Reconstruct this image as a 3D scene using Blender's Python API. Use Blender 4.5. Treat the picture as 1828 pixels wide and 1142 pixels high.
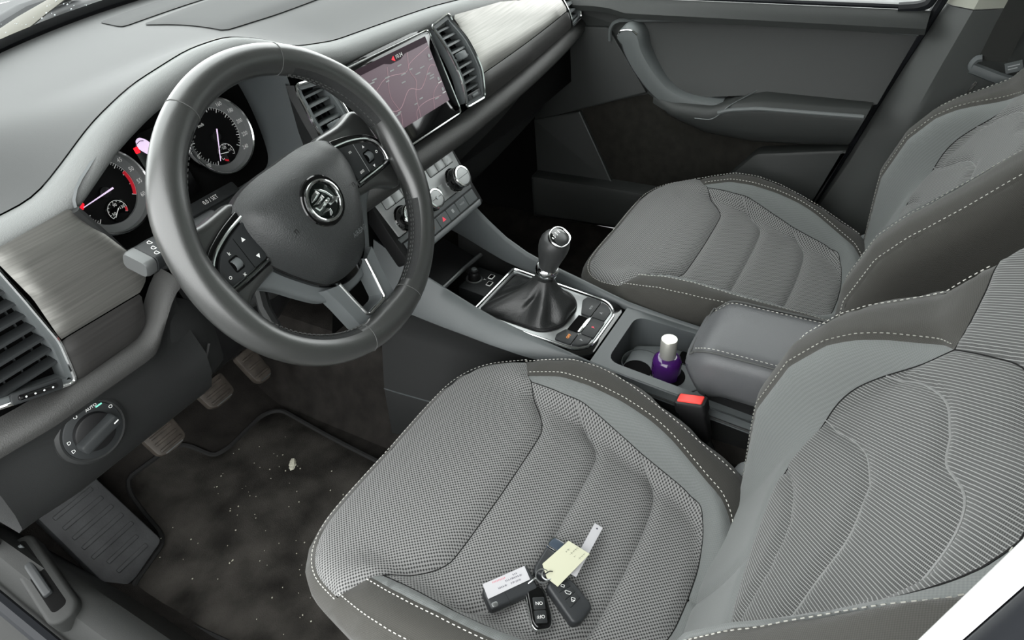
import bpy, bmesh, math, random
import numpy as np
from mathutils import Vector, Matrix, geometry

for o in list(bpy.data.objects):
    bpy.data.objects.remove(o, do_unlink=True)
scene = bpy.context.scene
COL = scene.collection
PI = math.pi
random.seed(7)
rng = np.random.default_rng(7)

# ------------------------------------------------------------------ camera
# car axes: x to the passenger side, y forward, z up; metres; origin under the steering wheel hub on the car's centre line
CAM = np.array([-.8705, -.5816, 1.1271])
YAW, PITCH, ROLL, FPX = math.radians(56.929), math.radians(36.902), math.radians(-5.771), 1239.0
def cam_axes():
    f = Vector((math.sin(YAW)*math.cos(PITCH), math.cos(YAW)*math.cos(PITCH), -math.sin(PITCH)))
    r = f.cross(Vector((0, 0, 1))).normalized(); u = r.cross(f)
    c, s = math.cos(ROLL), math.sin(ROLL)
    return c*r+s*u, -s*r+c*u, f
cr_, cu_, cf_ = cam_axes()
cd = bpy.data.cameras.new('camera'); co = bpy.data.objects.new('camera', cd); COL.objects.link(co)
co.matrix_world = Matrix(((cr_.x, cu_.x, -cf_.x, CAM[0]), (cr_.y, cu_.y, -cf_.y, CAM[1]), (cr_.z, cu_.z, -cf_.z, CAM[2]), (0, 0, 0, 1)))
cd.sensor_width = 36.0; cd.lens = 36.0*FPX/1828.0; cd.clip_start = .01; cd.clip_end = 200
scene.camera = co

# ------------------------------------------------------------------ sky: bright overcast day
world = bpy.data.worlds.new('world'); scene.world = world; world.use_nodes = True
bg = world.node_tree.nodes['Background']
bg.inputs['Color'].default_value = (.975, .995, .99, 1); bg.inputs['Strength'].default_value = 5.0
scene.view_settings.view_transform = 'Standard'; scene.view_settings.look = 'None'
scene.view_settings.exposure = 0.0; scene.view_settings.gamma = 1.0
scene.view_settings.use_curve_mapping = False

# ------------------------------------------------------------------ materials
def lin(c):
    return tuple(((v/255)/12.92 if v/255 <= .04045 else ((v/255+.055)/1.055)**2.4) for v in c)
def mat(name, rgb, rough=.5, metal=0., spec=.5, grain=0., gscale=600., emit=None, estr=0., var=0., vscale=30., coat=0., coat_r=.05, alpha=None, trans=0., ior=1.45):
    m = bpy.data.materials.new(name); m.use_nodes = True
    nt = m.node_tree; b = nt.nodes['Principled BSDF']
    c = lin(rgb)
    b.inputs['Base Color'].default_value = (*c, 1); b.inputs['Roughness'].default_value = rough
    b.inputs['Metallic'].default_value = metal; b.inputs['Specular IOR Level'].default_value = spec
    b.inputs['Coat Weight'].default_value = coat; b.inputs['Coat Roughness'].default_value = coat_r
    b.inputs['Transmission Weight'].default_value = trans; b.inputs['IOR'].default_value = ior
    if emit:
        b.inputs['Emission Color'].default_value = (*lin(emit), 1); b.inputs['Emission Strength'].default_value = estr
    tc = nt.nodes.new('ShaderNodeTexCoord')
    if grain:
        n = nt.nodes.new('ShaderNodeTexNoise'); n.inputs['Scale'].default_value = gscale; n.inputs['Detail'].default_value = 2
        bp = nt.nodes.new('ShaderNodeBump'); bp.inputs['Strength'].default_value = grain; bp.inputs['Distance'].default_value = .001
        nt.links.new(tc.outputs['Object'], n.inputs['Vector']); nt.links.new(n.outputs['Fac'], bp.inputs['Height'])
        nt.links.new(bp.outputs['Normal'], b.inputs['Normal'])
    if var:
        n = nt.nodes.new('ShaderNodeTexNoise'); n.inputs['Scale'].default_value = vscale; n.inputs['Detail'].default_value = 6
        rp = nt.nodes.new('ShaderNodeValToRGB')
        rp.color_ramp.elements[0].position = .3; rp.color_ramp.elements[1].position = .72
        rp.color_ramp.elements[0].color = (*[v*(1-var) for v in c], 1); rp.color_ramp.elements[1].color = (*[min(1, v*(1+var)) for v in c], 1)
        nt.links.new(tc.outputs['Object'], n.inputs['Vector']); nt.links.new(n.outputs['Fac'], rp.inputs['Fac'])
        nt.links.new(rp.outputs['Color'], b.inputs['Base Color'])
    return m
def nmath(nt, op, a, b=None, clamp=False):
    n = nt.nodes.new('ShaderNodeMath'); n.operation = op; n.use_clamp = clamp
    for i, v in enumerate((a, b)):
        if v is None: continue
        if isinstance(v, (int, float)): n.inputs[i].default_value = v
        else: nt.links.new(v, n.inputs[i])
    return n.outputs[0]
def weave(name, light, dark, pu, pv, mode, rot=45.):
    """woven cloth driven by the panel's own cloth coordinates (metres in the UV map)"""
    m = bpy.data.materials.new(name); m.use_nodes = True; nt = m.node_tree; b = nt.nodes['Principled BSDF']
    b.inputs['Roughness'].default_value = .85; b.inputs['Specular IOR Level'].default_value = .25
    b.inputs['Sheen Weight'].default_value = .15
    uv = nt.nodes.new('ShaderNodeUVMap'); sep = nt.nodes.new('ShaderNodeSeparateXYZ'); nt.links.new(uv.outputs['UV'], sep.inputs[0])
    U, V = sep.outputs[0], sep.outputs[1]
    ang = math.radians(rot); ca, sa = math.cos(ang), math.sin(ang)
    P = nmath(nt, 'ADD', nmath(nt, 'MULTIPLY', U, ca), nmath(nt, 'MULTIPLY', V, sa)); Q = nmath(nt, 'SUBTRACT', nmath(nt, 'MULTIPLY', V, ca), nmath(nt, 'MULTIPLY', U, sa))
    a = nmath(nt, 'SINE', nmath(nt, 'MULTIPLY', P, 2*PI/pu)); c = nmath(nt, 'SINE', nmath(nt, 'MULTIPLY', Q, 2*PI/pv))
    if mode == 'net':          # pale net over dark dots
        h = nmath(nt, 'ADD', a, c); f = nmath(nt, 'MULTIPLY_ADD', h, -.55); f.node.inputs[2].default_value = .72
    elif mode == 'stripe':     # pale ribs with a finely dotted dark ground
        r = nmath(nt, 'MULTIPLY_ADD', a, 1.4, True); r.node.inputs[2].default_value = -.52
        h = nmath(nt, 'MULTIPLY_ADD', c, .10); h.node.inputs[2].default_value = .16
        f = nmath(nt, 'MAXIMUM', r, h)
    else:
        h = nmath(nt, 'MULTIPLY', a, c); f = nmath(nt, 'MULTIPLY_ADD', h, .5); f.node.inputs[2].default_value = .5
    f.node.use_clamp = True
    mx = nt.nodes.new('ShaderNodeMix'); mx.data_type = 'RGBA'
    mx.inputs[6].default_value = (*lin(dark), 1); mx.inputs[7].default_value = (*lin(light), 1)
    nt.links.new(f, mx.inputs[0]); nt.links.new(mx.outputs[2], b.inputs['Base Color'])
    bp = nt.nodes.new('ShaderNodeBump'); bp.inputs['Strength'].default_value = .25; bp.inputs['Distance'].default_value = .0008
    nt.links.new(f, bp.inputs['Height']); nt.links.new(bp.outputs['Normal'], b.inputs['Normal'])
    return m
def brushed(name, rgb, axis_scale, rough=.32, metal=.9):
    m = mat(name, rgb, rough, metal); nt = m.node_tree; b = nt.nodes['Principled BSDF']
    tc = nt.nodes.new('ShaderNodeUVMap'); mp = nt.nodes.new('ShaderNodeMapping'); mp.inputs['Scale'].default_value = axis_scale
    n = nt.nodes.new('ShaderNodeTexNoise'); n.inputs['Scale'].default_value = 1; n.inputs['Detail'].default_value = 3
    nt.links.new(tc.outputs['UV'], mp.inputs[0]); nt.links.new(mp.outputs[0], n.inputs['Vector'])
    rp = nt.nodes.new('ShaderNodeValToRGB'); c = lin(rgb)
    rp.color_ramp.elements[0].position = .3; rp.color_ramp.elements[1].position = .7
    rp.color_ramp.elements[0].color = (*[v*.82 for v in c], 1); rp.color_ramp.elements[1].color = (*[min(1, v*1.15) for v in c], 1)
    nt.links.new(n.outputs['Fac'], rp.inputs[0]); nt.links.new(rp.outputs[0], b.inputs['Base Color'])
    return m
def glass_mat(name, tint=(1, 1, 1), refl=.06):
    m = bpy.data.materials.new(name); m.use_nodes = True; nt = m.node_tree
    nt.nodes.remove(nt.nodes['Principled BSDF']); out = nt.nodes['Material Output']
    t = nt.nodes.new('ShaderNodeBsdfTransparent'); t.inputs[0].default_value = (*tint, 1)
    g = nt.nodes.new('ShaderNodeBsdfGlossy'); g.inputs['Roughness'].default_value = .02
    lw = nt.nodes.new('ShaderNodeLayerWeight'); lw.inputs[0].default_value = .5
    fac = nmath(nt, 'MULTIPLY_ADD', nmath(nt, 'POWER', lw.outputs['Facing'], 5.), .7); fac.node.inputs[2].default_value = .05
    mx = nt.nodes.new('ShaderNodeMixShader')
    nt.links.new(fac, mx.inputs[0]); nt.links.new(t.outputs[0], mx.inputs[1]); nt.links.new(g.outputs[0], mx.inputs[2]); nt.links.new(mx.outputs[0], out.inputs[0])
    return m
M = {}
M['pad'] = mat('soft_pad_plastic', (54, 55, 55), .5, spec=.36, grain=.12, gscale=1500)
M['insert'] = mat('dash_top_insert', (54, 55, 55), .7, spec=.35)
M['stalkcap'] = mat('satin_grey_cap', (96, 98, 98), .45, .4)
M['beige'] = mat('pale_wiper_arm', (88, 86, 78), .6, spec=.2)
M['sill'] = mat('sill_plastic', (34, 35, 34), .55, spec=.35, grain=.2, gscale=1200)
M['dialface'] = mat('dial_black', (9, 9, 10), .6, spec=.2)
M['seamd'] = mat('seam_dark_thread', (34, 34, 34), .9, spec=.1)  # dark thread along the sewn seams
M['lip'] = mat('grained_pad_edge', (108, 110, 109), .55, spec=.45, grain=.5, gscale=700)
M['hard'] = mat('dark_hard_plastic', (38, 39, 39), .5, spec=.4, grain=.2, gscale=1200)
M['hard2'] = mat('blue_grey_hard_plastic', (84, 88, 89), .42, spec=.6, grain=.2, gscale=1200)
M['black'] = mat('black_plastic', (22, 22, 23), .45, spec=.4)
M['void'] = mat('matt_black', (10, 10, 10), .9, spec=.1)
M['gloss'] = mat('piano_black', (8, 8, 9), .08, spec=.6, coat=.5)
M['leather'] = mat('wheel_leather', (46, 47, 46), .36, spec=1., grain=.15, gscale=900, coat=.6, coat_r=.28)
M['perf'] = mat('perforated_leather', (44, 45, 45), .6, spec=.35, grain=.6, gscale=450)
M['airbag'] = mat('airbag_skin', (42, 44, 44), .46, spec=.6, grain=.6, gscale=800, coat=.15, coat_r=.4)
M['chrome'] = mat('chrome', (225, 226, 226), .12, 1.)
M['satin'] = mat('satin_metal', (150, 152, 152), .35, .9)
M['silver'] = mat('silver_paint', (172, 174, 174), .38, .25)
M['dialring'] = mat('dial_ring_grey', (112, 114, 114), .45, spec=.5)
M['lip2'] = mat('lower_pad_edge_plastic', (58, 58, 57), .55, spec=.4, grain=.5, gscale=700)
M['greyp'] = mat('grey_plastic', (92, 96, 97), .5, spec=.4)
M['btn'] = mat('button_plastic', (40, 42, 43), .45, spec=.4)
M['white'] = mat('white_print', (215, 216, 214), .6, emit=(215, 216, 214), estr=.25)
M['grey_print'] = mat('grey_print', (165, 168, 168), .6)
M['red'] = mat('red_print', (190, 28, 44), .5, emit=(190, 28, 44), estr=.35)
M['redlight'] = mat('red_pilot_light', (255, 20, 40), .5, emit=(255, 20, 40), estr=1.2)
M['amber'] = mat('amber_icon', (240, 150, 60), .5, emit=(240, 150, 60), estr=.7)
M['redicon'] = mat('red_icon', (225, 70, 90), .5, emit=(225, 60, 80), estr=.5)
M['lcd'] = mat('cluster_display_white', (225, 205, 230), .5, emit=(230, 205, 240), estr=.8)
M['trim'] = brushed('brushed_trim', (132, 131, 127), (9, 420, 1), .38, .75)
M['trimd'] = brushed('dark_wood_grain_trim', (54, 53, 52), (9, 300, 1), .4, .3)
M['mesh'] = weave('seat_mesh_cloth', (130, 130, 129), (44, 44, 44), .0038, .0034, 'net')
M['stripe'] = weave('seat_ribbed_cloth', (150, 151, 149), (34, 35, 35), .0029, .0016, 'stripe', 48.)
M['greycloth'] = weave('seat_grey_cloth', (110, 113, 112), (98, 101, 100), .003, .003, 'dia')
M['darkcloth'] = weave('seat_charcoal_cloth', (66, 65, 61), (52, 51, 48), .0024, .0024, 'dia')
M['thread'] = mat('pale_thread', (196, 195, 188), .8)
M['thread_d'] = mat('dark_thread', (78, 79, 78), .8)
M['carpet'] = mat('black_carpet', (40, 38, 36), .95, spec=.1, grain=1., gscale=500, var=.35, vscale=25)
M['mat'] = mat('dusty_floor_mat_carpet', (52, 50, 47), .95, spec=.1, grain=1., gscale=420, var=.7, vscale=13)
M['binding'] = mat('mat_edge_binding', (42, 42, 42), .8, spec=.2, grain=.6, gscale=500)
M['rubber'] = mat('rubber', (58, 59, 60), .6, spec=.3, grain=.3, gscale=300, var=.25, vscale=30)
M['pedal'] = mat('worn_pedal_rubber', (62, 57, 52), .5, spec=.4, var=.4, vscale=60)
M['armrest'] = mat('armrest_leatherette', (88, 89, 91), .4, spec=.5, grain=.35, gscale=900)
M['boot'] = mat('gaiter_leather', (38, 39, 39), .35, spec=.55, grain=.4, gscale=500)
M['knob'] = mat('knob_leather', (52, 53, 53), .38, spec=.5, grain=.2, gscale=900)
M['door'] = mat('door_plastic', (50, 52, 51), .5, spec=.4, grain=.25, gscale=1200)
M['doorl'] = mat('door_pull_plastic', (92, 96, 96), .42, spec=.5, grain=.15, gscale=1200)
M['felt'] = mat('door_pocket_felt', (40, 39, 36), .95, spec=.1, grain=.8, gscale=500, var=.2, vscale=40)
M['pillar'] = mat('pillar_trim_plastic', (82, 84, 83), .5, spec=.4, grain=.2, gscale=1200)
M['cream'] = mat('cream_upper_trim', (170, 171, 160), .7, spec=.2, grain=.2, gscale=900)
M['paint'] = mat('white_car_paint', (228, 230, 228), .25, spec=.5, coat=.6)
M['belt'] = mat('seat_belt_webbing', (44, 45, 43), .75, spec=.2, grain=.6, gscale=900)
M['redbtn'] = mat('red_buckle_button', (235, 62, 54), .4, spec=.5)
M['purple'] = mat('purple_bottle_glass', (66, 26, 96), .12, spec=.6, coat=.6)
M['capm'] = mat('bottle_cap_metal', (205, 204, 196), .3, .6)
M['keyp'] = mat('key_plastic', (46, 48, 50), .4, spec=.5, grain=.15, gscale=900)
M['paperw'] = mat('white_paper', (190, 189, 192), .8, spec=.2)
M['papery'] = mat('pale_yellow_paper', (186, 186, 164), .8, spec=.2)
M['ink'] = mat('faint_ink', (120, 122, 110), .8)
M['inkd'] = mat('dark_ink', (66, 66, 78), .8)
M['inkr'] = mat('pink_ink', (205, 130, 140), .8)
M['debris'] = mat('pale_crumb', (190, 188, 172), .9)
M['head'] = mat('headliner', (188, 190, 184), .9, spec=.1)
M['asphalt'] = mat('asphalt', (96, 97, 97), .9, var=.2, vscale=8)
M['glass'] = glass_mat('clear_glass', (.93, .96, .95))
M['tint'] = glass_mat('light_cutting_glass', (.14, .16, .15))  # dark tint added to hold back light through the rear windows
M['drop'] = mat('water_drop', (215, 222, 222), .1, spec=.6)
M['seal'] = mat('rubber_seal', (24, 26, 30), .55, spec=.35)

# ------------------------------------------------------------------ object helpers
def root_of(p):
    while p.parent: p = p.parent
    return p
def thing(name, label, cat, loc=(0, 0, 0), group=None, kind=None):
    o = bpy.data.objects.new(name, None); COL.objects.link(o); o.location = loc; o.empty_display_size = .05
    if label: o['label'] = label
    if cat: o['category'] = cat
    if group: o['group'] = group
    if kind: o['kind'] = kind
    return o
def tag(o, label=None, cat=None, group=None, kind=None):
    for k, v in (('label', label), ('category', cat), ('group', group), ('kind', kind)):
        if v: o[k] = v
    return o
class MB:
    """collects polygons in world coordinates"""
    def __init__(s): s.v = []; s.f = []; s.uv = None
    def add(s, vs, fs):
        n = len(s.v); s.v.extend([tuple(map(float, p)) for p in vs]); s.f.extend([tuple(i+n for i in f) for f in fs]); return s
    def build(s, name, m, parent=None, angle=38, label=None, kind=None, uv=None, material2=None):
        me = bpy.data.meshes.new(name)
        off = Vector((0, 0, 0))
        if parent is not None: off = root_of(parent).location
        elif len(s.v):
            a = np.array(s.v); off = Vector(((a[:, 0].min()+a[:, 0].max())/2, (a[:, 1].min()+a[:, 1].max())/2, a[:, 2].min()))
        me.from_pydata([(p[0]-off.x, p[1]-off.y, p[2]-off.z) for p in s.v], [], s.f)
        uvs = uv if uv is not None else s.uv
        if uvs is not None:
            l = me.uv_layers.new(name='UVMap'); arr = np.array(uvs, dtype=np.float32)
            li = np.zeros(len(me.loops), dtype=np.int32); me.loops.foreach_get('vertex_index', li)
            l.data.foreach_set('uv', arr[li].ravel())
        me.materials.append(m if not isinstance(m, str) else M[m])
        me.validate(); me.shade_smooth(); me.set_sharp_from_angle(angle=math.radians(angle))
        o = bpy.data.objects.new(name, me); COL.objects.link(o)
        if parent is not None: o.parent = parent
        else: o.location = off
        if label: o['label'] = label
        if kind: o['kind'] = kind
        return o
def fix_normals(o):
    bm = bmesh.new(); bm.from_mesh(o.data); bmesh.ops.recalc_face_normals(bm, faces=bm.faces); bm.to_mesh(o.data); bm.free(); return o
class Fr:
    """local frame: x right, y up, z out of the face"""
    def __init__(s, o, r, u):
        s.o = np.array(o, float); s.r = np.array(r, float); s.r /= np.linalg.norm(s.r)
        u = np.array(u, float); u = u-(u@s.r)*s.r; s.u = u/np.linalg.norm(u); s.n = np.cross(s.r, s.u)
    def __call__(s, p):
        p = np.atleast_2d(np.array(p, float))
        if p.shape[1] == 2: p = np.c_[p, np.zeros(len(p))]
        return s.o+p[:, :1]*s.r+p[:, 1:2]*s.u+p[:, 2:3]*s.n
    def sub(s, x, y, z=0, rot=0):
        o = s([(x, y, z)])[0]; c, q = math.cos(rot), math.sin(rot)
        return Fr(o, c*s.r+q*s.u, -q*s.r+c*s.u)
def lean_frame(o, deg, yaw=0):
    l, w = math.radians(deg), math.radians(yaw)
    return Fr(o, (math.cos(w), math.sin(w), 0), (-math.sin(w)*math.sin(l), math.cos(w)*math.sin(l), math.cos(l)))
WORLD = Fr((0, 0, 0), (1, 0, 0), (0, 1, 0))
def cr(pts, n=8, closed=False):
    """Catmull-Rom through the points"""
    P = np.array(pts, float); N = len(P); out = []
    for i in range(N if closed else N-1):
        p1, p2 = P[i], P[(i+1) % N]
        p0 = P[i-1] if (closed or i > 0) else 2*p1-p2
        p3 = P[(i+2) % N] if (closed or i+2 < N) else 2*p2-p1
        for k in range(n):
            t = k/n
            out.append(.5*((2*p1)+(-p0+p2)*t+(2*p0-5*p1+4*p2-p3)*t*t+(-p0+3*p1-3*p2+p3)*t**3))
    if not closed: out.append(P[-1])
    return np.array(out)
def resample(P, step, closed=False):
    P = np.array(P, float); Q = np.vstack([P, P[:1]]) if closed else P
    d = np.r_[0, np.cumsum(np.linalg.norm(np.diff(Q, axis=0), axis=1))]
    n = max(3 if closed else 2, int(round(d[-1]/step))+1); t = np.linspace(0, d[-1], n)
    R = np.stack([np.interp(t, d, Q[:, k]) for k in range(Q.shape[1])], 1)
    return R[:-1] if closed else R
def itp(x, xs, ys):
    return np.interp(x, xs, ys)
def sm(x, a, b):
    t = np.clip((np.asarray(x, float)-a)/(b-a), 0, 1); return t*t*(3-2*t)
def tube(pts, r, closed=False, n=8, mb=None, caps=True, flat=1., up=None):
    """tube along a 3-D polyline; r may vary; flat squashes along the frame's second axis"""
    P = np.array(pts, float); N = len(P); R = np.broadcast_to(np.array(r, float), (N,))
    T = np.roll(P, -1, 0)-np.roll(P, 1, 0)
    if not closed: T[0] = P[1]-P[0]; T[-1] = P[-1]-P[-2]
    T /= np.linalg.norm(T, axis=1)[:, None]+1e-12
    a = np.array(up, float) if up is not None else (np.array([0, 0, 1.]) if abs(T[0][2]) < .9 else np.array([1., 0, 0]))
    vs = []; b = a
    for i in range(N):
        b = (a if up is not None else b); b = b-(b@T[i])*T[i]; b = b/(np.linalg.norm(b)+1e-12); c = np.cross(T[i], b)
        for k in range(n):
            q = 2*PI*k/n; vs.append(P[i]+R[i]*(math.cos(q)*c+flat*math.sin(q)*b))
    fs = []
    for i in range(N if closed else N-1):
        j = (i+1) % N
        for k in range(n):
            k2 = (k+1) % n; fs.append((i*n+k, i*n+k2, j*n+k2, j*n+k))
    if caps and not closed:
        fs.append(tuple(range(n-1, -1, -1))); fs.append(tuple((N-1)*n+k for k in range(n)))
    mb = mb or MB(); return mb.add(vs, fs)
def loft(secs, closed=True, caps=True, mb=None, ring=False):
    """skin between equal-length sections"""
    n = len(secs[0]); vs = [p for s in secs for p in s]; fs = []; L = len(secs)
    for i in range(L if ring else L-1):
        j = (i+1) % L
        for k in range(n if closed else n-1):
            k2 = (k+1) % n; fs.append((i*n+k, i*n+k2, j*n+k2, j*n+k))
    if caps and closed and not ring:
        fs.append(tuple(range(n-1, -1, -1))); fs.append(tuple((L-1)*n+k for k in range(n)))
    mb = mb or MB(); return mb.add(vs, fs)
def grid(fn, us, vs_, mb=None):
    secs = [[fn(u, v) for v in vs_] for u in us]
    return loft(secs, closed=False, caps=False, mb=mb)
def inset(poly, d):
    """shrink a simple polygon by d (positive = inwards), vertex by vertex"""
    P = np.array(poly, float); A = .5*np.sum(P[:, 0]*np.roll(P[:, 1], -1)-np.roll(P[:, 0], -1)*P[:, 1]); sg = 1 if A > 0 else -1
    e1 = P-np.roll(P, 1, 0); e2 = np.roll(P, -1, 0)-P
    n1 = np.c_[-e1[:, 1], e1[:, 0]]; n2 = np.c_[-e2[:, 1], e2[:, 0]]
    n1 /= np.linalg.norm(n1, axis=1)[:, None]+1e-12; n2 /= np.linalg.norm(n2, axis=1)[:, None]+1e-12
    b = n1+n2; k = np.clip((n1*n2).sum(1), -.6, 1); b = b/(1+k)[:, None]
    return P+sg*d*b
def ccw(poly):
    P = np.array(poly, float); A = np.sum(P[:, 0]*np.roll(P[:, 1], -1)-np.roll(P[:, 0], -1)*P[:, 1])
    return P if A > 0 else P[::-1]
def prism(poly, fr, z0, z1, bev=0., mb=None, seg=2, bottom=False):
    """plate standing on a frame: polygon from z0 up to z1 with a rounded upper edge"""
    P = ccw(poly); n = len(P); rings = [(P, z0)]
    if bev > 0:
        for k in range(seg+1):
            a = PI/2*k/seg; rings.append((inset(P, bev*(1-math.cos(a))), z1-bev+bev*math.sin(a)))
    else: rings.append((P, z1))
    vs = []; fs = []
    for q, z in rings: vs.extend(fr(np.c_[q, np.full(n, z)]))
    for i in range(len(rings)-1):
        for k in range(n):
            k2 = (k+1) % n; fs.append((i*n+k, i*n+k2, (i+1)*n+k2, (i+1)*n+k))
    last = (len(rings)-1)*n
    tris = geometry.tessellate_polygon([[Vector((q[0], q[1], 0)) for q in rings[-1][0]]])
    fs.extend([tuple(last+i for i in t) for t in (orient(t, rings[-1][0]) for t in tris)])
    if bottom:
        fs.extend([tuple(t[::-1]) for t in (orient(t, P) for t in tris)])
    mb = mb or MB(); return mb.add(vs, fs)
def orient(t, P):
    a, b, c = (P[i] for i in t)
    return tuple(t) if (b[0]-a[0])*(c[1]-a[1])-(b[1]-a[1])*(c[0]-a[0]) > 0 else tuple(t)[::-1]
def flat(poly, fr, z, mb=None):
    P = ccw(poly); vs = fr(np.c_[P, np.full(len(P), z)])
    tris = geometry.tessellate_polygon([[Vector((q[0], q[1], 0)) for q in P]])
    mb = mb or MB(); return mb.add(vs, [orient(t, P) for t in tris])
def rrect(w, h, r, cx=0, cy=0, n=4):
    out = []
    for sx, sy, a0 in ((1, 1, 0), (-1, 1, 90), (-1, -1, 180), (1, -1, 270)):
        for k in range(n+1):
            a = math.radians(a0+90*k/n); out.append((cx+sx*(w/2-r)+r*math.cos(a), cy+sy*(h/2-r)+r*math.sin(a)))
    return np.array(out)
def rpoly(poly, r, n=4):
    """round the corners of a polygon"""
    P = np.array(poly, float); N = len(P); out = []
    rr = np.broadcast_to(np.array(r, float), (N,))
    for i in range(N):
        a, b, c = P[i-1], P[i], P[(i+1) % N]; d1 = a-b; d2 = c-b; l1, l2 = np.linalg.norm(d1), np.linalg.norm(d2)
        q = min(rr[i], .45*l1, .45*l2); s, e = b+d1/l1*q, b+d2/l2*q
        for k in range(n+1):
            t = k/n; out.append((1-t)**2*s+2*t*(1-t)*b+t*t*e)
    return np.array(out)
def circle(r, n=32, cx=0, cy=0, a0=0., a1=360.):
    full = abs(a1-a0) >= 360
    return np.array([(cx+r*math.cos(math.radians(a0+(a1-a0)*k/(n if full else n-1))), cy+r*math.sin(math.radians(a0+(a1-a0)*k/(n if full else n-1)))) for k in range(n)])
def lathe(prof, fr, n=32, mb=None, cap0=False, cap1=True):
    """prof: (radius, height) list, spun about the frame's z"""
    secs = [fr(np.c_[circle(max(r, 1e-5), n), np.full(n, z)]) for r, z in prof]
    mb = loft(secs, True, False, mb)
    m = len(mb.v); L = len(secs)
    if cap1: mb.f.append(tuple(m-n+k for k in range(n)))
    if cap0: mb.f.append(tuple(m-L*n+k for k in range(n-1, -1, -1)))
    return mb
def rbox(fr, w, h, d, r=.001, cx=0, cy=0, cz=0, mb=None, seg=2):
    """bevelled block centred at (cx,cy), from cz to cz+d above the frame"""
    return prism(rrect(w, h, min(r*1.5, w*.45, h*.45), cx, cy, 2), fr, cz, cz+d, min(r, d*.9), mb, seg, True)
def in_poly(P, poly):
    x, y = P[:, 0], P[:, 1]; inside = np.zeros(len(P), bool); A = np.array(poly); B = np.roll(A, -1, 0)
    for (x1, y1), (x2, y2) in zip(A, B):
        c = ((y1 > y) != (y2 > y)) & (x < (x2-x1)*(y-y1)/(y2-y1+1e-15)+x1); inside ^= c
    return inside
def dist_poly(P, poly, closed=True):
    A = np.array(poly, float); B = np.roll(A, -1, 0)
    if not closed: A, B = A[:-1], B[:-1]
    best = np.full(len(P), 1e9); near = np.zeros_like(P)
    for a, b in zip(A, B):
        d = b-a; t = np.clip(((P-a)@d)/(d@d+1e-15), 0, 1); q = a+t[:, None]*d; e = np.linalg.norm(P-q, axis=1)
        k = e < best; best[k] = e[k]; near[k] = q[k]
    return best, near
def panel(name, poly, lift, m, parent, res=.012, puff=.006, w=.01, off=0., step=None, angle=60, label=None, uvf=None):
    """upholstery panel: triangulated outline lifted onto a surface, puffed between its seams"""
    B = resample(poly, step or res*.6, True); B = ccw(B)
    lo, hi = B.min(0), B.max(0)
    gx, gy = np.meshgrid(np.arange(lo[0], hi[0], res), np.arange(lo[1], hi[1], res*.866)); gx = gx+(np.arange(gx.shape[0])[:, None] % 2)*res*.5
    G = np.c_[gx.ravel(), gy.ravel()]; G = G[in_poly(G, B)]
    if len(G):
        d, _ = dist_poly(G, B); G = G[d > res*.4]
    V = np.vstack([B, G]) if len(G) else B; n = len(B)
    r = geometry.delaunay_2d_cdt([Vector(p) for p in V], [(i, (i+1) % n) for i in range(n)], [], 1, 1e-6)
    P = np.array([tuple(v) for v in r[0]]); d, _ = dist_poly(P, B)
    h = off+puff*(1-np.exp(-(d/w)**1.5))
    X = lift(P, h)
    mb = MB(); mb.add(X, [orient(f, P) for f in r[2]]); return mb.build(name, m, parent, angle, uv=P if uvf is None else uvf(P), label=label)
def stitches(curves, m, parent, name='stitching', ln=.0045, gap=.0025, r=.0007):
    mb = MB()
    for C in curves:
        Q = resample(C, (ln+gap)/2); k = 0
        while k+1 < len(Q):
            tube([Q[k], Q[k+1]], r, n=4, mb=mb); k += 2
    return mb.build(name, m, parent, kind='stuff')
FONT = None
def text(s, fr, size, m, parent, name='lettering', x=0, y=0, z=.0003, rot=0., align='CENTER', sx=1., bold=0., italic=0.):
    cu = bpy.data.curves.new('txt', 'FONT'); cu.body = s; cu.size = size; cu.align_x = align; cu.align_y = 'CENTER'; cu.offset = bold; cu.shear = italic; cu.resolution_u = 2
    t = bpy.data.objects.new('txt', cu); COL.objects.link(t)
    me = bpy.data.meshes.new_from_object(t)
    V = np.array([tuple(v.co) for v in me.vertices]) if len(me.vertices) else np.zeros((0, 3)); F = [tuple(p.vertices) for p in me.polygons]
    bpy.data.objects.remove(t); bpy.data.curves.remove(cu); bpy.data.meshes.remove(me)
    c, q = math.cos(rot), math.sin(rot); X = V[:, 0]*sx; Y = V[:, 1]
    mb = MB(); mb.add(fr(np.c_[x+c*X-q*Y, y+q*X+c*Y, np.full(len(V), z)]), F)
    return mb.build(name, m, parent)
def seg(fr, a, b, w, z, mb=None):
    a = np.array(a, float); b = np.array(b, float); d = b-a; d /= np.linalg.norm(d)+1e-12; n = np.array([-d[1], d[0]])*w/2
    return flat([a-n, b-n, b+n, a+n], fr, z, mb)
def polyline(fr, pts, w, z, mb=None):
    mb = mb or MB()
    for a, b in zip(pts[:-1], pts[1:]): seg(fr, a, b, w, z, mb)
    return mb
def arc_band(fr, r0, r1, a0, a1, z, n=24, cx=0, cy=0, mb=None):
    o = circle(r1, n, cx, cy, a0, a1); i = circle(r0, n, cx, cy, a0, a1)[::-1]
    mb = mb or MB(); A = np.vstack([o, i]); vs = fr(np.c_[A, np.full(len(A), z)]); N = len(A)
    fs = []
    for k in range(n-1):
        q = (k, k+1, N-2-k, N-1-k); fs.append(q if a0 < a1 else q[::-1])
    return mb.add(vs, fs)

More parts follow.
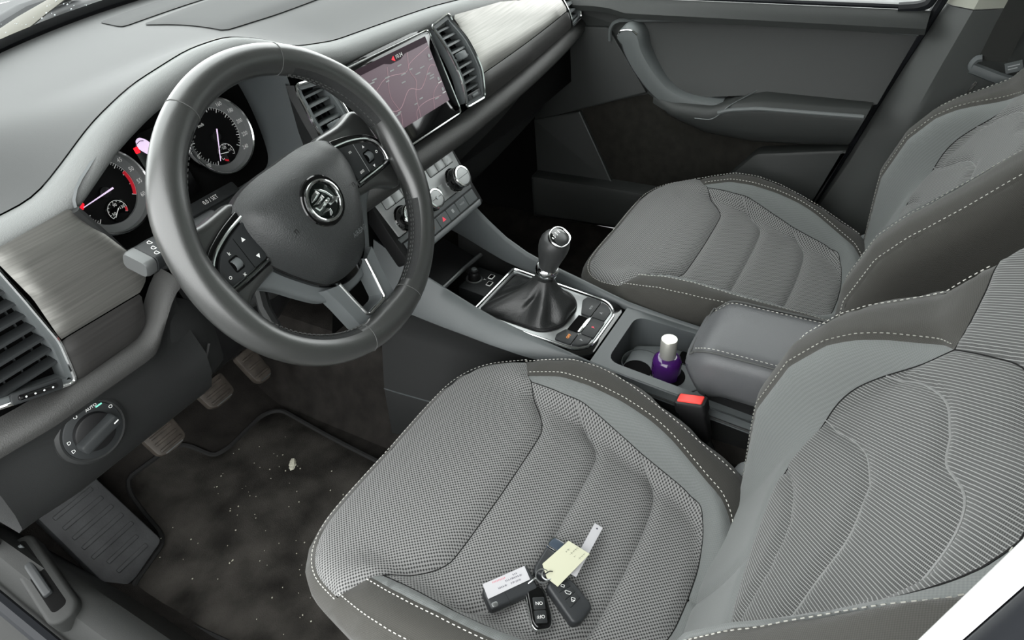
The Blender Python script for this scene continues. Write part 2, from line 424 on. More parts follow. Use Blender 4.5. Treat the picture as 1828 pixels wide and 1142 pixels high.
# ================================================================== the setting
def box_mb(x0, x1, y0, y1, z0, z1, mb=None):
    v = [(x, y, z) for z in (z0, z1) for y in (y0, y1) for x in (x0, x1)]
    return (mb or MB()).add(v, [(0, 2, 3, 1), (4, 5, 7, 6), (0, 1, 5, 4), (2, 6, 7, 3), (0, 4, 6, 2), (1, 3, 7, 5)])
tag(grid(lambda x, y: (x, y, -.36), np.linspace(-12, 12, 5), np.linspace(-12, 12, 5)).build('ground', 'asphalt'), 'grey asphalt ground around the parked car', None, kind='structure')

def floor_z(x, y):
    z = .10+max(0, y-.50)*.95
    z += .20*(1-float(sm(abs(x), .11, .20)))
    z += .05*float(sm(-x, .63, .69))+.05*float(sm(x, .63, .69))
    return min(z, .48)
tag(grid(lambda x, y: (x, y, floor_z(x, y)), np.linspace(-.70, .70, 71), np.linspace(-2.0, .95, 90)).build('floor', 'carpet'), 'black carpeted floor pan with raised centre tunnel', None, kind='structure')

# roof with its header, open above the windscreen
def roof_pt(x, y, up=0):
    return (x, y, 1.33+up-.10*(abs(x)/.66)**3-.05*float(sm(y, -.4, .12)))
r = MB(); xs = np.linspace(-.66, .66, 15); ys = np.linspace(-2.0, .08, 14)
grid(lambda x, y: roof_pt(x, y), xs, ys[::-1], r); grid(lambda x, y: roof_pt(x, y, .05), xs, ys, r)
tag(r.build('ceiling', 'head'), 'pale grey headliner under the car roof', None, kind='structure')

# windscreen
def wbase(x): return .70-.55*x*x
def wtop(x): return .08-.10*x*x
def wpt(x, t):
    return np.array((x*(1-.10*t), wbase(x)*(1-t)+wtop(x)*t, (.892-.03*(x/.7)**2)*(1-t)+1.245*t+.04*math.sin(PI*t)))
ws = grid(lambda x, t: wpt(x, t), np.linspace(-.70, .70, 25), np.linspace(0, 1, 10)).build('window_1', 'glass')
tag(ws, 'sloping windscreen above the dashboard', None, kind='structure')
fm = MB(); grid(lambda x, t: wpt(x, t)+np.array((0, .012, .004)), np.linspace(-.70, .70, 25), np.linspace(-.05, .014, 3), fm)
fm.build('frit_band', 'seal', ws)
dm = MB()
for k in range(46):
    x = rng.uniform(-.42, -.05); t = rng.uniform(.012, .07); c = wpt(x, t)+np.array((0, .004, .006)); rr = rng.choice([.0006, .0008, .0011, .0016])
    e = Fr(c, (1, 0, 0), (0, -.62, .78)); lathe([(rr, 0), (rr*.8, rr*.4), (rr*.35, rr*.6)], e, 7, dm)
dm.build('rain_drops', 'drop', ws, kind='stuff')
# outside the windscreen: cowl, wiper, bonnet
tag(grid(lambda x, t: (x, wbase(x)+.005+.62*t, .870-.03*t-.02*(x/.7)**2), np.linspace(-.74, .74, 21), (0, .3, .6, 1)).build('scuttle_panel', 'seal'), 'black scuttle panel outside the foot of the windscreen', 'car panel')
tag(grid(lambda x, t: (x, wbase(x)+.66+.75*t, .82-.16*t*t-.05*(x/.75)**2-(.05 if t == 0 else 0)), np.linspace(-.78, .78, 21), (0, .02, .3, .6, 1)).build('bonnet', 'paint'), 'white painted bonnet beyond the windscreen', 'bonnet')
wp = thing('wiper', 'windscreen wiper lying at the foot of the windscreen, pale arm and dark blade', 'wiper', (-.35, .72, .86))
tube([(-.40, .635, .885), (-.345, .672, .884), (-.29, .715, .882), (-.16, .845, .880), (-.03, .965, .878), (.15, 1.04, .870)], [.016, .022, .026, .023, .017, .015], n=10, flat=.3, up=(0, 0, 1)).build('wiper_arm', 'beige', wp)
tube([(-.33, .82, .872), (-.22, .88, .872), (-.10, .99, .870), (.05, 1.06, .866)], .020, n=10, flat=.6, up=(0, 0, 1)).build('wiper_blade', 'seal', wp)

# windscreen pillars
for s, nm in ((-1, 'trim_1'), (1, 'trim_2')):
    q = [(s*.715, .46, .80), (s*.70, .36, .93), (s*.675, .20, 1.09), (s*.645, .02, 1.24)]
    o = tube(q, .034, n=10, flat=1.5).build(nm, 'cream')
    tag(o, 'pale %s windscreen pillar trim' % ('driver side' if s < 0 else 'passenger side'), None, kind='structure')
# rear of the body shell, below the window line
tag(box_mb(.70, .76, -2.0, -.76, .05, .80).build('wall_right', 'door'), 'dark rear side trim behind the passenger seat', None, kind='structure')
tag(box_mb(-.76, -.70, -2.0, -.90, .05, .80).build('wall_left', 'door'), 'dark rear side trim behind the driver seat', None, kind='structure')
tag(box_mb(-.76, .76, -2.05, -2.0, .05, .85).build('wall_back', 'door'), 'dark rear end of the cabin', None, kind='structure')
tag(box_mb(-.76, .76, .94, .97, .05, .84).build('wall_front', 'void'), 'black bulkhead behind the dashboard', None, kind='structure')
tag(box_mb(-.745, -.735, .47, .95, .10, .86).build('trim_3', 'void'), 'dark body side ahead of the driver door opening', None, kind='structure')
tag(box_mb(.735, .745, .30, .95, .10, .84).build('trim_4', 'void'), 'dark body side ahead of the passenger door', None, kind='structure')

for nm, x, lb in (('window_3', .73, 'unseen rear side window behind the passenger, tint added to cut light'), ('window_4', -.73, 'unseen rear side window behind the driver, tint added to cut light')):  # out of view; tinted to keep light from behind off the wheel
    tag(grid(lambda y, t: (x*(1-.10*t*t), y, .80+.46*t), np.linspace(-.80, -2.0, 5), np.linspace(0, 1, 5)).build(nm, 'tint'), lb, None, kind='structure')
tag(grid(lambda x, t: (x, -2.02+.03*t, .85+.48*t), np.linspace(-.73, .73, 5), np.linspace(0, 1, 4)).build('window_5', 'tint'), 'unseen rear window, tint added to cut light', None, kind='structure')
# driver side sill trim with the kick panel
def sill(yy):
    k = float(sm(yy, .25, .62))
    return [(-.668-.01*k, yy, .14), (-.690-.012*k, yy, .20+.03*k), (-.705-.015*k, yy, .235+.05*k), (-.722-.012*k, yy, .242+.07*k), (-.748, yy, .238+.07*k), (-.765, yy, .215+.07*k), (-.772, yy, .16), (-.80, yy, .15), (-.86, yy, .14), (-.88, yy, .0), (-.88, yy, -.12)]
sl = loft([sill(y) for y in np.linspace(-.9, .66, 28)], False, False).build('trim_5', 'sill'); fix_normals(sl)
tag(sl, 'dark grey door sill trim beside the driver footwell', None, kind='structure')
tube([(-.785, y, .178+.07*float(sm(y, .25, .62))) for y in np.linspace(-.9, .66, 20)], .012, n=8).build('door_seal', 'seal', sl)
bl = thing('bonnet_release', 'black bonnet release lever in the driver kick panel', 'lever', (-.73, .45, .27))
F_ = Fr((-.736, .385, .252), (-.20, -.975, -.08), (.97, -.2, .12))
prism(rrect(.190, .046, .020, 0, 0, 6), F_, -.02, .010, .006, seg=3).build('recess_frame', 'sill', bl)
prism(rrect(.160, .022, .008, -.004, 0), F_, .004, .0106, .001).build('recess', 'void', bl)
prism(rrect(.110, .013, .004, -.012, -.002), F_, .010, .016, .003).build('lever_arm', 'btn', bl)
prism(rrect(.007, .016, .002, -.068, -.002), F_, .010, .019, .003).build('lever_tip', 'greyp', bl)

# driver side centre pillar: white painted flange, black seal, outer panel
pl = MB()
def bp(z): return -.630-.17*(z-.9)
zs = np.linspace(.16, 1.24, 12)
secs = [[(-.700, bp(z)+.001, z), (-.7015, bp(z)+.0015, z), (-.7040, bp(z)-.0062, z), (-.700, bp(z)-.0066, z)] for z in zs]
bpo = loft(secs).build('trim_6', 'paint'); fix_normals(bpo); tag(bpo, 'white painted door pillar edge in the bottom right corner', None, kind='structure')
tube([(-.7065, bp(z)-.0145, z) for z in zs], .0085, n=10).build('pillar_seal', 'seal', bpo)
loft([[(-.698, bp(z)-.004, z), (-.698, bp(z)-.16, z), (-.75, bp(z)-.16, z), (-.75, bp(z)-.036, z), (-.716, bp(z)-.028, z)] for z in zs]).build('pillar_body', 'seal', bpo)

# ------------------------------------------------------------------ passenger door
door = thing('door_1', 'closed black passenger door with pull handle, armrest and pockets', None, (.70, -.1, .2), kind='structure')
D = Fr((.70, 0, 0), (0, -1, 0), (0, 0, 1))       # local x = towards the rear (-y), y = up, z = into the cabin (-x)
def dp(pts): return np.array([(-a, b) for a, b in pts])
prism(rpoly(dp([(.30, .16), (.30, .74), (-.56, .745), (-.50, .56), (-.455, .42), (-.40, .24), (-.36, .16)]), .01), D, -.06, 0, .004, bottom=True).build('door_panel', 'door', door)
# belt rail under the window
def rail(y):
    zt = .741+.012*float(sm(y, .03, .10)); return [(.70, y, zt+.006), (.688, y, zt+.008), (.672, y, zt-.004), (.664, y, zt-.018), (.668, y, zt-.030), (.70, y, zt-.036)]
fix_normals(loft([rail(y) for y in np.linspace(.30, -.555, 24)]).build('belt_rail', 'door', door))
tube([(.6925, y, .7535) for y in np.linspace(.10, -.53, 12)], .0045, n=6).build('window_seal', 'seal', door)
tube(cr([(.694, -.50, .750), (.694, -.538, .756), (.694, -.553, .775), (.694, -.575, .86), (.694, -.62, 1.05), (.694, -.64, 1.2)], 5), .010, n=8).build('window_frame', 'seal', door)
tube([(.70, .10, .752), (.70, .0, .95), (.685, -.12, 1.15)], .012, n=8).build('window_frame', 'seal', door)
grid(lambda y, t: (.712-.03*t*t, y, .74+.48*t), np.linspace(.10, -.62, 8), np.linspace(0, 1, 5)).build('window_pane', 'glass', door)
# upper inset panel (dark recess between rail and armrest)
def up_lift(P, h):
    P = np.asarray(P, float); t = np.clip((.708-P[:, 1])/.15, 0, 1); return np.c_[.697-.034*t**1.8-h, P[:, 0], P[:, 1]]
fix_normals(panel('upper_panel', rpoly([(.072, .690), (.045, .700), (-.14, .708), (-.40, .708), (-.545, .706), (-.503, .570), (-.27, .570), (-.10, .548), (-.03, .58), (.07, .668)], [.01, .01, .02, .02, .005, .005, .02, .02, .02, .01]), up_lift, M['door'], door, .025, .001, .01))
tube(cr([(.688, .084, .655), (.686, .082, .682), (.684, .066, .699), (.684, .03, .704), (.684, -.14, .712), (.684, -.40, .712), (.684, -.545, .709)], 5), .0045, n=6).build('panel_edge', 'doorl', door)
# front corner panel
prism(rpoly(dp([(.30, .70), (.160, .682), (.090, .684), (-.010, .540), (.163, .481), (.30, .435)]), .006), D, 0, .010, .004).build('corner_panel', 'door', door)
# pull handle
path = cr([(.047, .680), (.022, .674), (.010, .645), (-.012, .610), (-.046, .572), (-.084, .547), (-.13, .535), (-.20, .533)], 5)
secs = []
for k, (y, z) in enumerate(path):
    a = path[min(k+1, len(path)-1)]-path[max(k-1, 0)]; a /= np.linalg.norm(a); n = np.array((-a[1], a[0]))
    if n[1] < 0 and n[0] > 0: n = n
    t = k/(len(path)-1); w = .025*float(sm(t, -.05, .1))*(1-.30*t)+.004; hh = .056
    secs.append([(.70-dx, y+n[0]*w*q, z+n[1]*w*q) for q, dx in ((-1, 0), (-1, hh*.75), (-.7, hh*.95), (0, hh), (.7, hh*.95), (1, hh*.75), (1, 0))])
fix_normals(loft(secs).build('pull_handle', 'doorl', door))
tube([(.646-0*y, y, z) for y, z in cr([(.049, .680), (.040, .6905), (.016, .693), (.000, .684)], 5)], .002, n=6).build('handle_trim', 'chrome', door)
# armrest body
def asec(y):
    Y = [-.505, -.285, -.222, -.18, -.09, -.04]; zt = itp(y, Y, [.577, .583, .560, .545, .548, .550]); ze = itp(y, Y, [.566, .560, .550, .533, .532, .546]); zb = itp(y, [-.505, -.28, -.164, -.09, -.04], [.489, .472, .478, .498, .536])
    d = itp(y, [-.505, -.2, -.09, -.04], [.080, .080, .070, .05])
    return [(.70, y, zt), (.694, y, zt+.0005), (.70-d+.016, y, ze+.011), (.70-d+.006, y, ze+.006), (.70-d+.001, y, ze-.003), (.70-d, y, ze-.012), (.70-d+.006, y, zb*.6+ze*.4), (.70-d+.020, y, zb+.008), (.70-d+.032, y, zb), (.70, y, zb-.004)]
def shear(s): return [(x, y+max(0, .60-z)*.31*float(sm(-y, .38, .50)), z) for x, y, z in s]
fix_normals(loft([shear(asec(y)) for y in np.linspace(-.503, -.04, 40)]).build('door_armrest', 'door', door, 50))
tube([np.array(shear(asec(y))[4])+np.array((-.0002, 0, .001)) for y in np.linspace(-.50, -.20, 20)], .0045, n=8).build('armrest_highlight', 'doorl', door)  # paler bead paints the highlight along the armrest edge
tube(cr([(.618, -.15, .5225), (.6185, -.185, .524), (.619, -.205, .538), (.624, -.222, .556), (.655, -.25, .570), (.688, -.283, .585)], 5), .0014, n=5).build('armrest_joint', 'doorl', door)
prism(rpoly(dp([(-.10, .571), (-.258, .575), (-.235, .556), (-.13, .548)]), .004), D, .004, .010, .002).build('storage_tray', 'door', door)
# lower door: felt recess, speaker panel, pocket and bin
prism(dp([(.20, .475), (-.01, .535), (-.06, .51), (-.16, .465), (-.46, .48), (-.40, .29), (.08, .285)]), D, 0, .0015).build('felt_lining', 'felt', door)
prism(rpoly(dp([(.30, .44), (.166, .477), (.075, .292), (.30, .280)]), .004), D, 0, .014, .004).build('speaker_panel', 'door', door)
tube([(.685, .166, .477), (.685, .12, .384), (.685, .076, .294)], .0018, n=5).build('speaker_edge', 'doorl', door)
prism(rpoly(dp([(-.205, .345), (-.283, .442), (-.470, .478), (-.405, .27), (-.30, .22), (-.19, .24)]), [.01, .012, .004, .01, .02, .02]), D, 0, .045, .008).build('door_pocket', 'door', door)
prism(rpoly(dp([(.30, .296), (.10, .300), (-.25, .300), (-.33, .20), (.30, .17)]), .008), D, 0, .055, .010).build('door_bin', 'door', door)

# passenger centre pillar
def pf(z): return itp(z, [.16, .30, .428, .567, .704, .766, 1.25], [-.375, -.415, -.462, -.506, -.552, -.578, -.70])
def pm(z): return itp(z, [.16, .30, .45, .559, .664, .751, 1.25], [-.45, -.50, -.548, -.579, -.604, -.626, -.74])
zs = np.linspace(.16, .755, 14)
def psec(z):
    k = float(sm(z, .45, .54)); xm = .676+.020*(1-k)
    return [(.735, pf(z)+.004, z), (.712, pf(z)-.004, z), (.700, pf(z)-.012, z), (xm, pm(z)+.006, z), (xm+.003, pm(z)-.006, z), (.708, pm(z)-.07, z), (.712, -.80, z), (.745, -.80, z)]
pr_ = loft([psec(z) for z in zs]).build('trim_7', 'pillar'); fix_normals(pr_)
tag(pr_, 'dark grey lower trim of the passenger centre pillar', None, kind='structure')
zs2 = np.linspace(.757, 1.27, 8)
pu_ = loft([psec(z) for z in zs2]).build('trim_8', 'cream'); fix_normals(pu_); tag(pu_, 'cream upper trim of the passenger centre pillar', None, kind='structure')
tube([(.709, pf(z)+.006, z) for z in np.linspace(.16, 1.2, 14)], .0095, n=8).build('door_seal', 'seal', pr_)
# seat belt hanging beside the pillar
sb = thing('seat_belt', 'black seat belt with metal tongue hanging on the passenger pillar', 'seat belt', (.66, -.68, .60))
secs = []
for z, y0, x in ((1.15, -.78, .668), (.90, -.720, .664), (.80, -.694, .660), (.74, -.682, .656), (.678, -.672, .652)):
    secs.append([(x, y0+.022, z), (x-.004, y0-.024, z), (x-.0025, y0-.024, z), (x+.0015, y0+.022, z)])
fix_normals(loft(secs).build('webbing', 'belt', sb))
tube(cr([(.652, -.690, .648), (.652, -.662, .656), (.652, -.645, .664), (.652, -.648, .678), (.652, -.657, .682)], 4), .0065, n=8, flat=1.).build('belt_guide', 'greyp', sb)
tube([(.650, -.645, .664), (.648, -.69, .650), (.646, -.715, .645)], .008, n=8, flat=1.3).build('tongue_grip', 'hard2', sb)
tube([(.650, -.659, .640), (.648, -.654, .627), (.646, -.650, .61)], .0035, n=6, flat=1.).build('tongue', 'chrome', sb)
fl = Fr((.648, -.708, .672), (0, -.9, .35), (0, .35, .9)); prism(rrect(.026, .018, .001), fl, 0, .003).build('belt_label', 'greyp', sb)
for k in range(2): seg(fl, (-.009, .003-.005*k), (.009-.004*k, .003-.005*k), .0018, .0034).build('label_print', 'grey_print', sb)

# ================================================================== front seats
def mirror(c): return [(-a, b) for a, b in c]
def warp(P):
    """the sewn panels reach a little higher towards the door side shoulder"""
    P = np.asarray(P, float).copy(); P[:, 1] -= .075*sm(-P[:, 0], .02, .12)*sm(P[:, 1], .30, .49); return P
def unwarp(P):
    P = np.asarray(P, float).copy(); P[:, 1] += .075*sm(-P[:, 0], .02, .12)*sm(P[:, 1], .28, .42); P[:, 0] -= .021*sm(-P[:, 0], .08, .15)*(1-sm(-P[:, 0], .160, .190)); return P
# ---- cushion surface, coordinates (u across, v = y forward)
OUT_R = cr([(0, -.036), (.12, -.036), (.170, -.046), (.202, -.072), (.219, -.115), (.234, -.18), (.238, -.232), (.231, -.287), (.209, -.359), (.191, -.424), (.172, -.485), (.115, -.517), (0, -.526)], 5)
OUTL = np.vstack([OUT_R, [(-a, b) for a, b in OUT_R[1:-1][::-1]]])
OUTL = resample(OUTL, .008, True)
def cush_z(u, v):
    zc = itp(v, [-.53, -.47, -.392, -.296, -.209, -.15, -.09, -.036], [.294, .304, .320, .344, .368, .381, .383, .373])
    bh = itp(v, [-.53, -.513, -.499, -.478, -.447, -.391, -.352, -.30, -.25, -.20, -.147, -.09], [.004, .020, .033, .044, .051, .062, .064, .062, .055, .041, .016, 0])
    ub = itp(v, [-.50, -.475, -.462, -.439, -.35, -.26, -.20, -.147, -.10], [.02, .05, .100, .128, .154, .174, .174, .174, .172])
    us = itp(v, [-.515, -.499, -.478, -.447, -.391, -.352, -.30, -.20, -.147, -.10], [.05, .107, .136, .149, .177, .190, .200, .203, .198, .198])
    a = np.abs(u); t = np.clip((a-ub+.012)/(us-ub+.012), 0, 1); t = t*t*(3-2*t)
    return zc+bh*t+.006*np.cos(np.clip(a/.17, 0, 1)*PI)*0
RB = .026
def make_cush(x0):
    def lift(P, h):
        P = np.asarray(P, float); h = np.broadcast_to(h, (len(P),))
        ins = in_poly(P, OUTL); d, near = dist_poly(P, OUTL)
        X = np.zeros((len(P), 3))
        zi = cush_z(P[:, 0], P[:, 1]); zb = cush_z(near[:, 0], near[:, 1])
        dirv = (P-near)/(d[:, None]+1e-9)
        th = np.minimum(d/RB, PI/2); ex = np.maximum(d-RB*PI/2, 0)
        X[:, :2] = np.where(ins[:, None], P, near+dirv*((RB+h)*np.sin(th))[:, None]-dirv*(ex*.18)[:, None])
        X[:, 2] = np.where(ins, zi+h, zb-RB*(1-np.cos(th))-ex+h*np.cos(th))
        X[:, 0] += x0
        return X
    return lift
BORD = cr([(.188, -.160), (.186, -.21), (.183, -.262), (.161, -.35), (.133, -.436), (.108, -.461), (.055, -.474), (0, -.477)], 6)
STI = cr([(.197, -.147), (.204, -.21), (.200, -.296), (.190, -.352), (.176, -.392), (.149, -.447), (.135, -.476), (.106, -.499), (.05, -.512), (0, -.515)], 6)
SEAM1 = cr([(.188, -.158), (.172, -.170), (.150, -.192), (.131, -.205), (.105, -.210), (0, -.212)], 5)
SEAM2 = cr([(.186, -.235), (.163, -.262), (.145, -.285), (.122, -.296), (.06, -.299), (0, -.300)], 5)
SEAM3 = cr([(.161, -.350), (.145, -.368), (.122, -.386), (.095, -.393), (.05, -.396), (0, -.397)], 5)
def sym(half):
    """open curve from the right side to the centre -> right to left"""
    return np.vstack([half, mirror(half[:-1][::-1])])
def off_out(e, sel=None):
    return inset(OUTL, -e if np.sum(OUTL[:, 0]*np.roll(OUTL[:, 1], -1)-np.roll(OUTL[:, 0], -1)*OUTL[:, 1]) > 0 else -e)
def cut(curve, a, b):
    """piece of a polyline between the points nearest to a and b"""
    i = int(np.argmin(np.linalg.norm(curve-np.array(a), axis=1))); j = int(np.argmin(np.linalg.norm(curve-np.array(b), axis=1)))
    return curve[i:j+1] if i <= j else curve[j:i+1][::-1]
def ring_piece(curve, a, b, via):
    """piece of a closed ring from a to b passing near via"""
    N = len(curve); f = lambda p: int(np.argmin(np.linalg.norm(curve-np.array(p), axis=1)))
    i, j, k = f(a), f(b), f(via)
    fw = [(i+t) % N for t in range((j-i) % N+1)]
    if k in fw: return curve[fw]
    bw = [(i-t) % N for t in range((i-j) % N+1)]; return curve[bw]
# ---- backrest surface, coordinates (u across, s up the backrest)
LEAN = math.radians(25); WARP = True
def back_h(u, s):
    a = np.abs(u); s = s-.075*sm(-u, .02, .12)*sm(s, .30, .49)
    B = itp(s, [-.05, .02, .1065, .162, .248, .3025, .335, .365, .40, .45, .7], [0, .002, .044, .070, .080, .068, .052, .030, .006, .0, .0])
    t = np.clip((a-.140)/(.188-.140), 0, 1); t = t*t*(3-2*t)
    return B*t+.016*np.exp(-((s-.2)/.10)**2)*(1-t)-.030*sm(s, .40, .64)-.006*sm(a, .225, .25)*(s < .5)
BO_R = [(0, -.02), (.19, -.02), (.225, .0), (.243, .06), (.250, .15), (.250, .26), (.243, .36), (.232, .45), (.212, .54), (.175, .595), (.10, .615), (0, .62)]
BO_R = cr(BO_R, 5); BOUT = resample(np.vstack([BO_R, mirror(BO_R[1:-1][::-1])]), .01, True)
def make_back(x0):
    def lift(P, h):
        P = unwarp(P) if WARP else np.asarray(P, float); h = np.broadcast_to(h, (len(P),)); ins = in_poly(P, BOUT); d, near = dist_poly(P, BOUT)
        dirv = (P-near)/(d[:, None]+1e-9); th = np.minimum(d/.03, PI/2); ex = np.maximum(d-.03*PI/2, 0)
        Q = np.where(ins[:, None], P, near+dirv*((.03+h)*np.sin(th))[:, None])
        H = np.where(ins, back_h(P[:, 0], P[:, 1])+h, back_h(near[:, 0], near[:, 1])-.03*(1-np.cos(th))-ex+h*np.cos(th))
        X = np.zeros((len(P), 3)); X[:, 0] = x0+Q[:, 0]
        X[:, 1] = -.488-Q[:, 1]*math.sin(LEAN)+H*math.cos(LEAN); X[:, 2] = .30+Q[:, 1]*math.cos(LEAN)+H*math.sin(LEAN)
        return X
    return lift
RBD = cr([(.095, .160), (.122, .186), (.145, .235), (.155, .29), (.150, .355), (.128, .418)], 6)
MBOT = cr([(.095, .160), (.05, .152), (0, .150)], 5)
SC = cr([(.112, .174), (.085, .196), (.05, .214), (0, .226)], 5)
SA = cr([(.148, .243), (.120, .262), (.095, .285), (.05, .317), (0, .332)], 5)
SB = cr([(.153, .335), (.128, .362), (.098, .388), (.05, .416), (0, .424)], 5)
TOPS = cr([(.128, .418), (.085, .455), (.045, .485), (0, .498)], 5)
BST = cr([(.186, -.005), (.188, .06), (.188, .145), (.188, .248), (.187, .3025), (.182, .335), (.174, .365), (.155, .398), (.128, .418)], 5)
DTOP = cr([(.128, .418), (.165, .438), (.21, .452), (.262, .462), (.33, .47)], 5)

seat = thing('car_seat', 'nearest front seat, grey mesh cushion with the bunch of keys lying on it', 'car seat', (-.371, -.26, .10), 'front seats')
X0 = -.371
cu_lift = make_cush(X0); bk_lift = make_back(X0)
RO = off_out(.012); RO2 = off_out(.19)
cush = thing('cushion', None, None); cush.parent = seat
def P_(name, poly, m, res=.011, puff=.006, w=.009, lift=cu_lift, par=None, **k):
    return panel(name, poly, lift, M[m], par or seat, res, puff, w, **k)
bpy.data.objects.remove(cush)
# cushion panels
front_edge = ring_piece(RO, (.243, -.122), (-.243, -.122), (0, .0))
P_('front_panel', np.vstack([[(.197, -.147)], front_edge, [(-.197, -.147)], mirror(SEAM1)[:1], sym(SEAM1)[::-1][1:-1], SEAM1[:1]]), 'mesh', puff=.010, w=.009)
b12 = cut(BORD, SEAM1[0], SEAM2[0]); b23 = cut(BORD, SEAM2[0], SEAM3[0]); b3e = cut(BORD, SEAM3[0], BORD[-1])
def strip(s_a, side, s_b):
    A, B = sym(s_a), sym(s_b); ml = np.array(mirror(side))
    return np.vstack([A, ml[1:-1], B[::-1], side[1:-1][::-1]])
P_('cushion_panel', strip(SEAM1, b12, SEAM2), 'mesh', puff=.0065, w=.006, res=.009)
P_('cushion_panel', strip(SEAM2, b23, SEAM3), 'mesh', puff=.0065, w=.006, res=.009)
P_('cushion_panel', np.vstack([sym(SEAM3), np.array(mirror(b3e))[1:], b3e[1:-1][::-1]]), 'mesh', puff=.0065, w=.006, res=.009)
for sg in (1, -1):
    f = (lambda c: np.array(c)) if sg > 0 else (lambda c: np.array(mirror(c)))
    P_('cushion_side', np.vstack([f(STI), f(BORD)[::-1]]), 'greycloth', puff=.005, w=.007, res=.009)
    ob_ = ring_piece(RO, (.243*sg, -.122), (0, -.53), (.25*sg, -.3))
    P_('cushion_bolster', np.vstack([ob_, f(STI)[::-1]]), 'darkcloth', puff=.006, w=.01)
# skirt below the piping, front and sides
i0 = ring_piece(RO, (0, -.53), (0, -.02), (.25, -.3)); i1 = ring_piece(RO2, (0, -.72), (0, .16), (.4, -.3))
P_('seat_skirt', np.vstack([i0, i1[::-1]]), 'darkcloth', res=.02, puff=.003, w=.006)
P_('seat_skirt', np.vstack([np.array(mirror(i0)), np.array(mirror(i1))[::-1]]), 'darkcloth', res=.02, puff=.003, w=.006)
# backrest panels
def PB(name, poly, m, res=.0095, puff=.0065, w=.006, **k): return panel(name, poly, bk_lift, M[m], seat, res, puff, w, uvf=unwarp, **k)
PB('backrest_panel', np.vstack([sym(MBOT), np.array(mirror(cut(RBD, RBD[0], SC[0])))[1:], sym(SC)[::-1][1:], cut(RBD, RBD[0], SC[0])[1:-1][::-1]]), 'stripe')
def bstrip(s_a, s_b):
    side = cut(RBD, s_a[0], s_b[0]); return np.vstack([sym(s_a), np.array(mirror(side))[1:-1], sym(s_b)[::-1], side[1:-1][::-1]])
PB('backrest_panel', bstrip(SC, SA), 'stripe'); PB('backrest_panel', bstrip(SA, SB), 'stripe'); PB('backrest_panel', bstrip(SB, TOPS), 'stripe')
BO1 = inset(BOUT, -.010); BO2 = inset(BOUT, -.13)
for sg in (1, -1):
    f = (lambda c: np.array(c)) if sg > 0 else (lambda c: np.array(mirror(c)))
    PB('backrest_side', np.vstack([f(BST), f(RBD)[::-1][1:], f(MBOT)[1:], f([(0, -.008)])]), 'greycloth', puff=.005, w=.007)
    dt = DTOP[:int(np.argmin(np.linalg.norm(DTOP-np.array((.27, .463)), axis=1)))+1]
    ob_ = ring_piece(BO1, (.27*sg, .463), (.192*sg, -.04), (.26*sg, .2))
    PB('backrest_bolster', np.vstack([f(dt), ob_[1:], f(BST)[:-1]]), 'darkcloth', puff=.006, w=.01)
    i0 = ring_piece(BO1, (.192*sg, -.06), (0, .66), (.29*sg, .2)); i1 = ring_piece(BO2, (.192*sg, -.15), (0, .75), (.37*sg, .2))
    PB('backrest_skirt', np.vstack([i0, i1[::-1]]), 'darkcloth', res=.02, puff=.003, w=.006)
upper = ring_piece(BO1, (.27, .463), (-.27, .463), (0, .66))
dt = DTOP[:int(np.argmin(np.linalg.norm(DTOP-np.array((.27, .463)), axis=1)))+1]
PB('shoulder_panel', np.vstack([dt, upper[1:-1], np.array(mirror(dt))[::-1], np.array(mirror(TOPS))[1:], TOPS[::-1][1:-1]]), 'stripe', puff=.006)
# back shell, headrest, base
bs = MB(); grid(lambda u, s: (X0+u, -.488-s*math.sin(LEAN)-.10*math.cos(LEAN), .30+s*math.cos(LEAN)-.10*math.sin(LEAN)), np.linspace(-.26, .26, 9), np.linspace(-.04, .62, 9), bs); bs.build('back_shell', 'hard', seat)
hf = Fr(bk_lift(np.array([(0., .66)]), -.07)[0], (1, 0, 0), (0, -math.sin(LEAN-.12), math.cos(LEAN-.12)))
prism(rpoly([(-.10, .07), (.10, .07), (.125, .13), (.115, .22), (.06, .245), (-.06, .245), (-.115, .22), (-.125, .13)], .03), hf, -.04, .045, .03, bottom=True, seg=4).build('headrest', 'darkcloth', seat)
for sx in (-.07, .07): tube(hf([(sx, -.03, 0), (sx, .10, 0)]), .006, n=8).build('headrest_post', 'chrome', seat)
lo = [(x*.94+X0, y*.97-.008, .125) for x, y in OUTL]; up_ = [(x*.99+X0, y, .25) for x, y in OUTL]; md = [(x*.985+X0, y, .20) for x, y in OUTL]
fix_normals(loft([lo, md, up_]).build('seat_base', 'hard2', seat))
for sx in (-.19, .19): box_mb(X0+sx-.018, X0+sx+.018, -.50, -.06, .10, .135).build('seat_rail', 'satin', seat)
hcm = mat('light_grey_plastic', (150, 153, 154), .5)
for sg in (1, -1):
    hc = Fr((X0+sg*.222, -.505, .285), (0, sg, 0), (0, 0, 1)); prism(rpoly([(-.045, -.06), (.04, -.06), (.035, .02), (.0, .05), (-.04, .045)], .015), hc, -.01, .026, .008, seg=3).build('hinge_cover', hcm, seat)
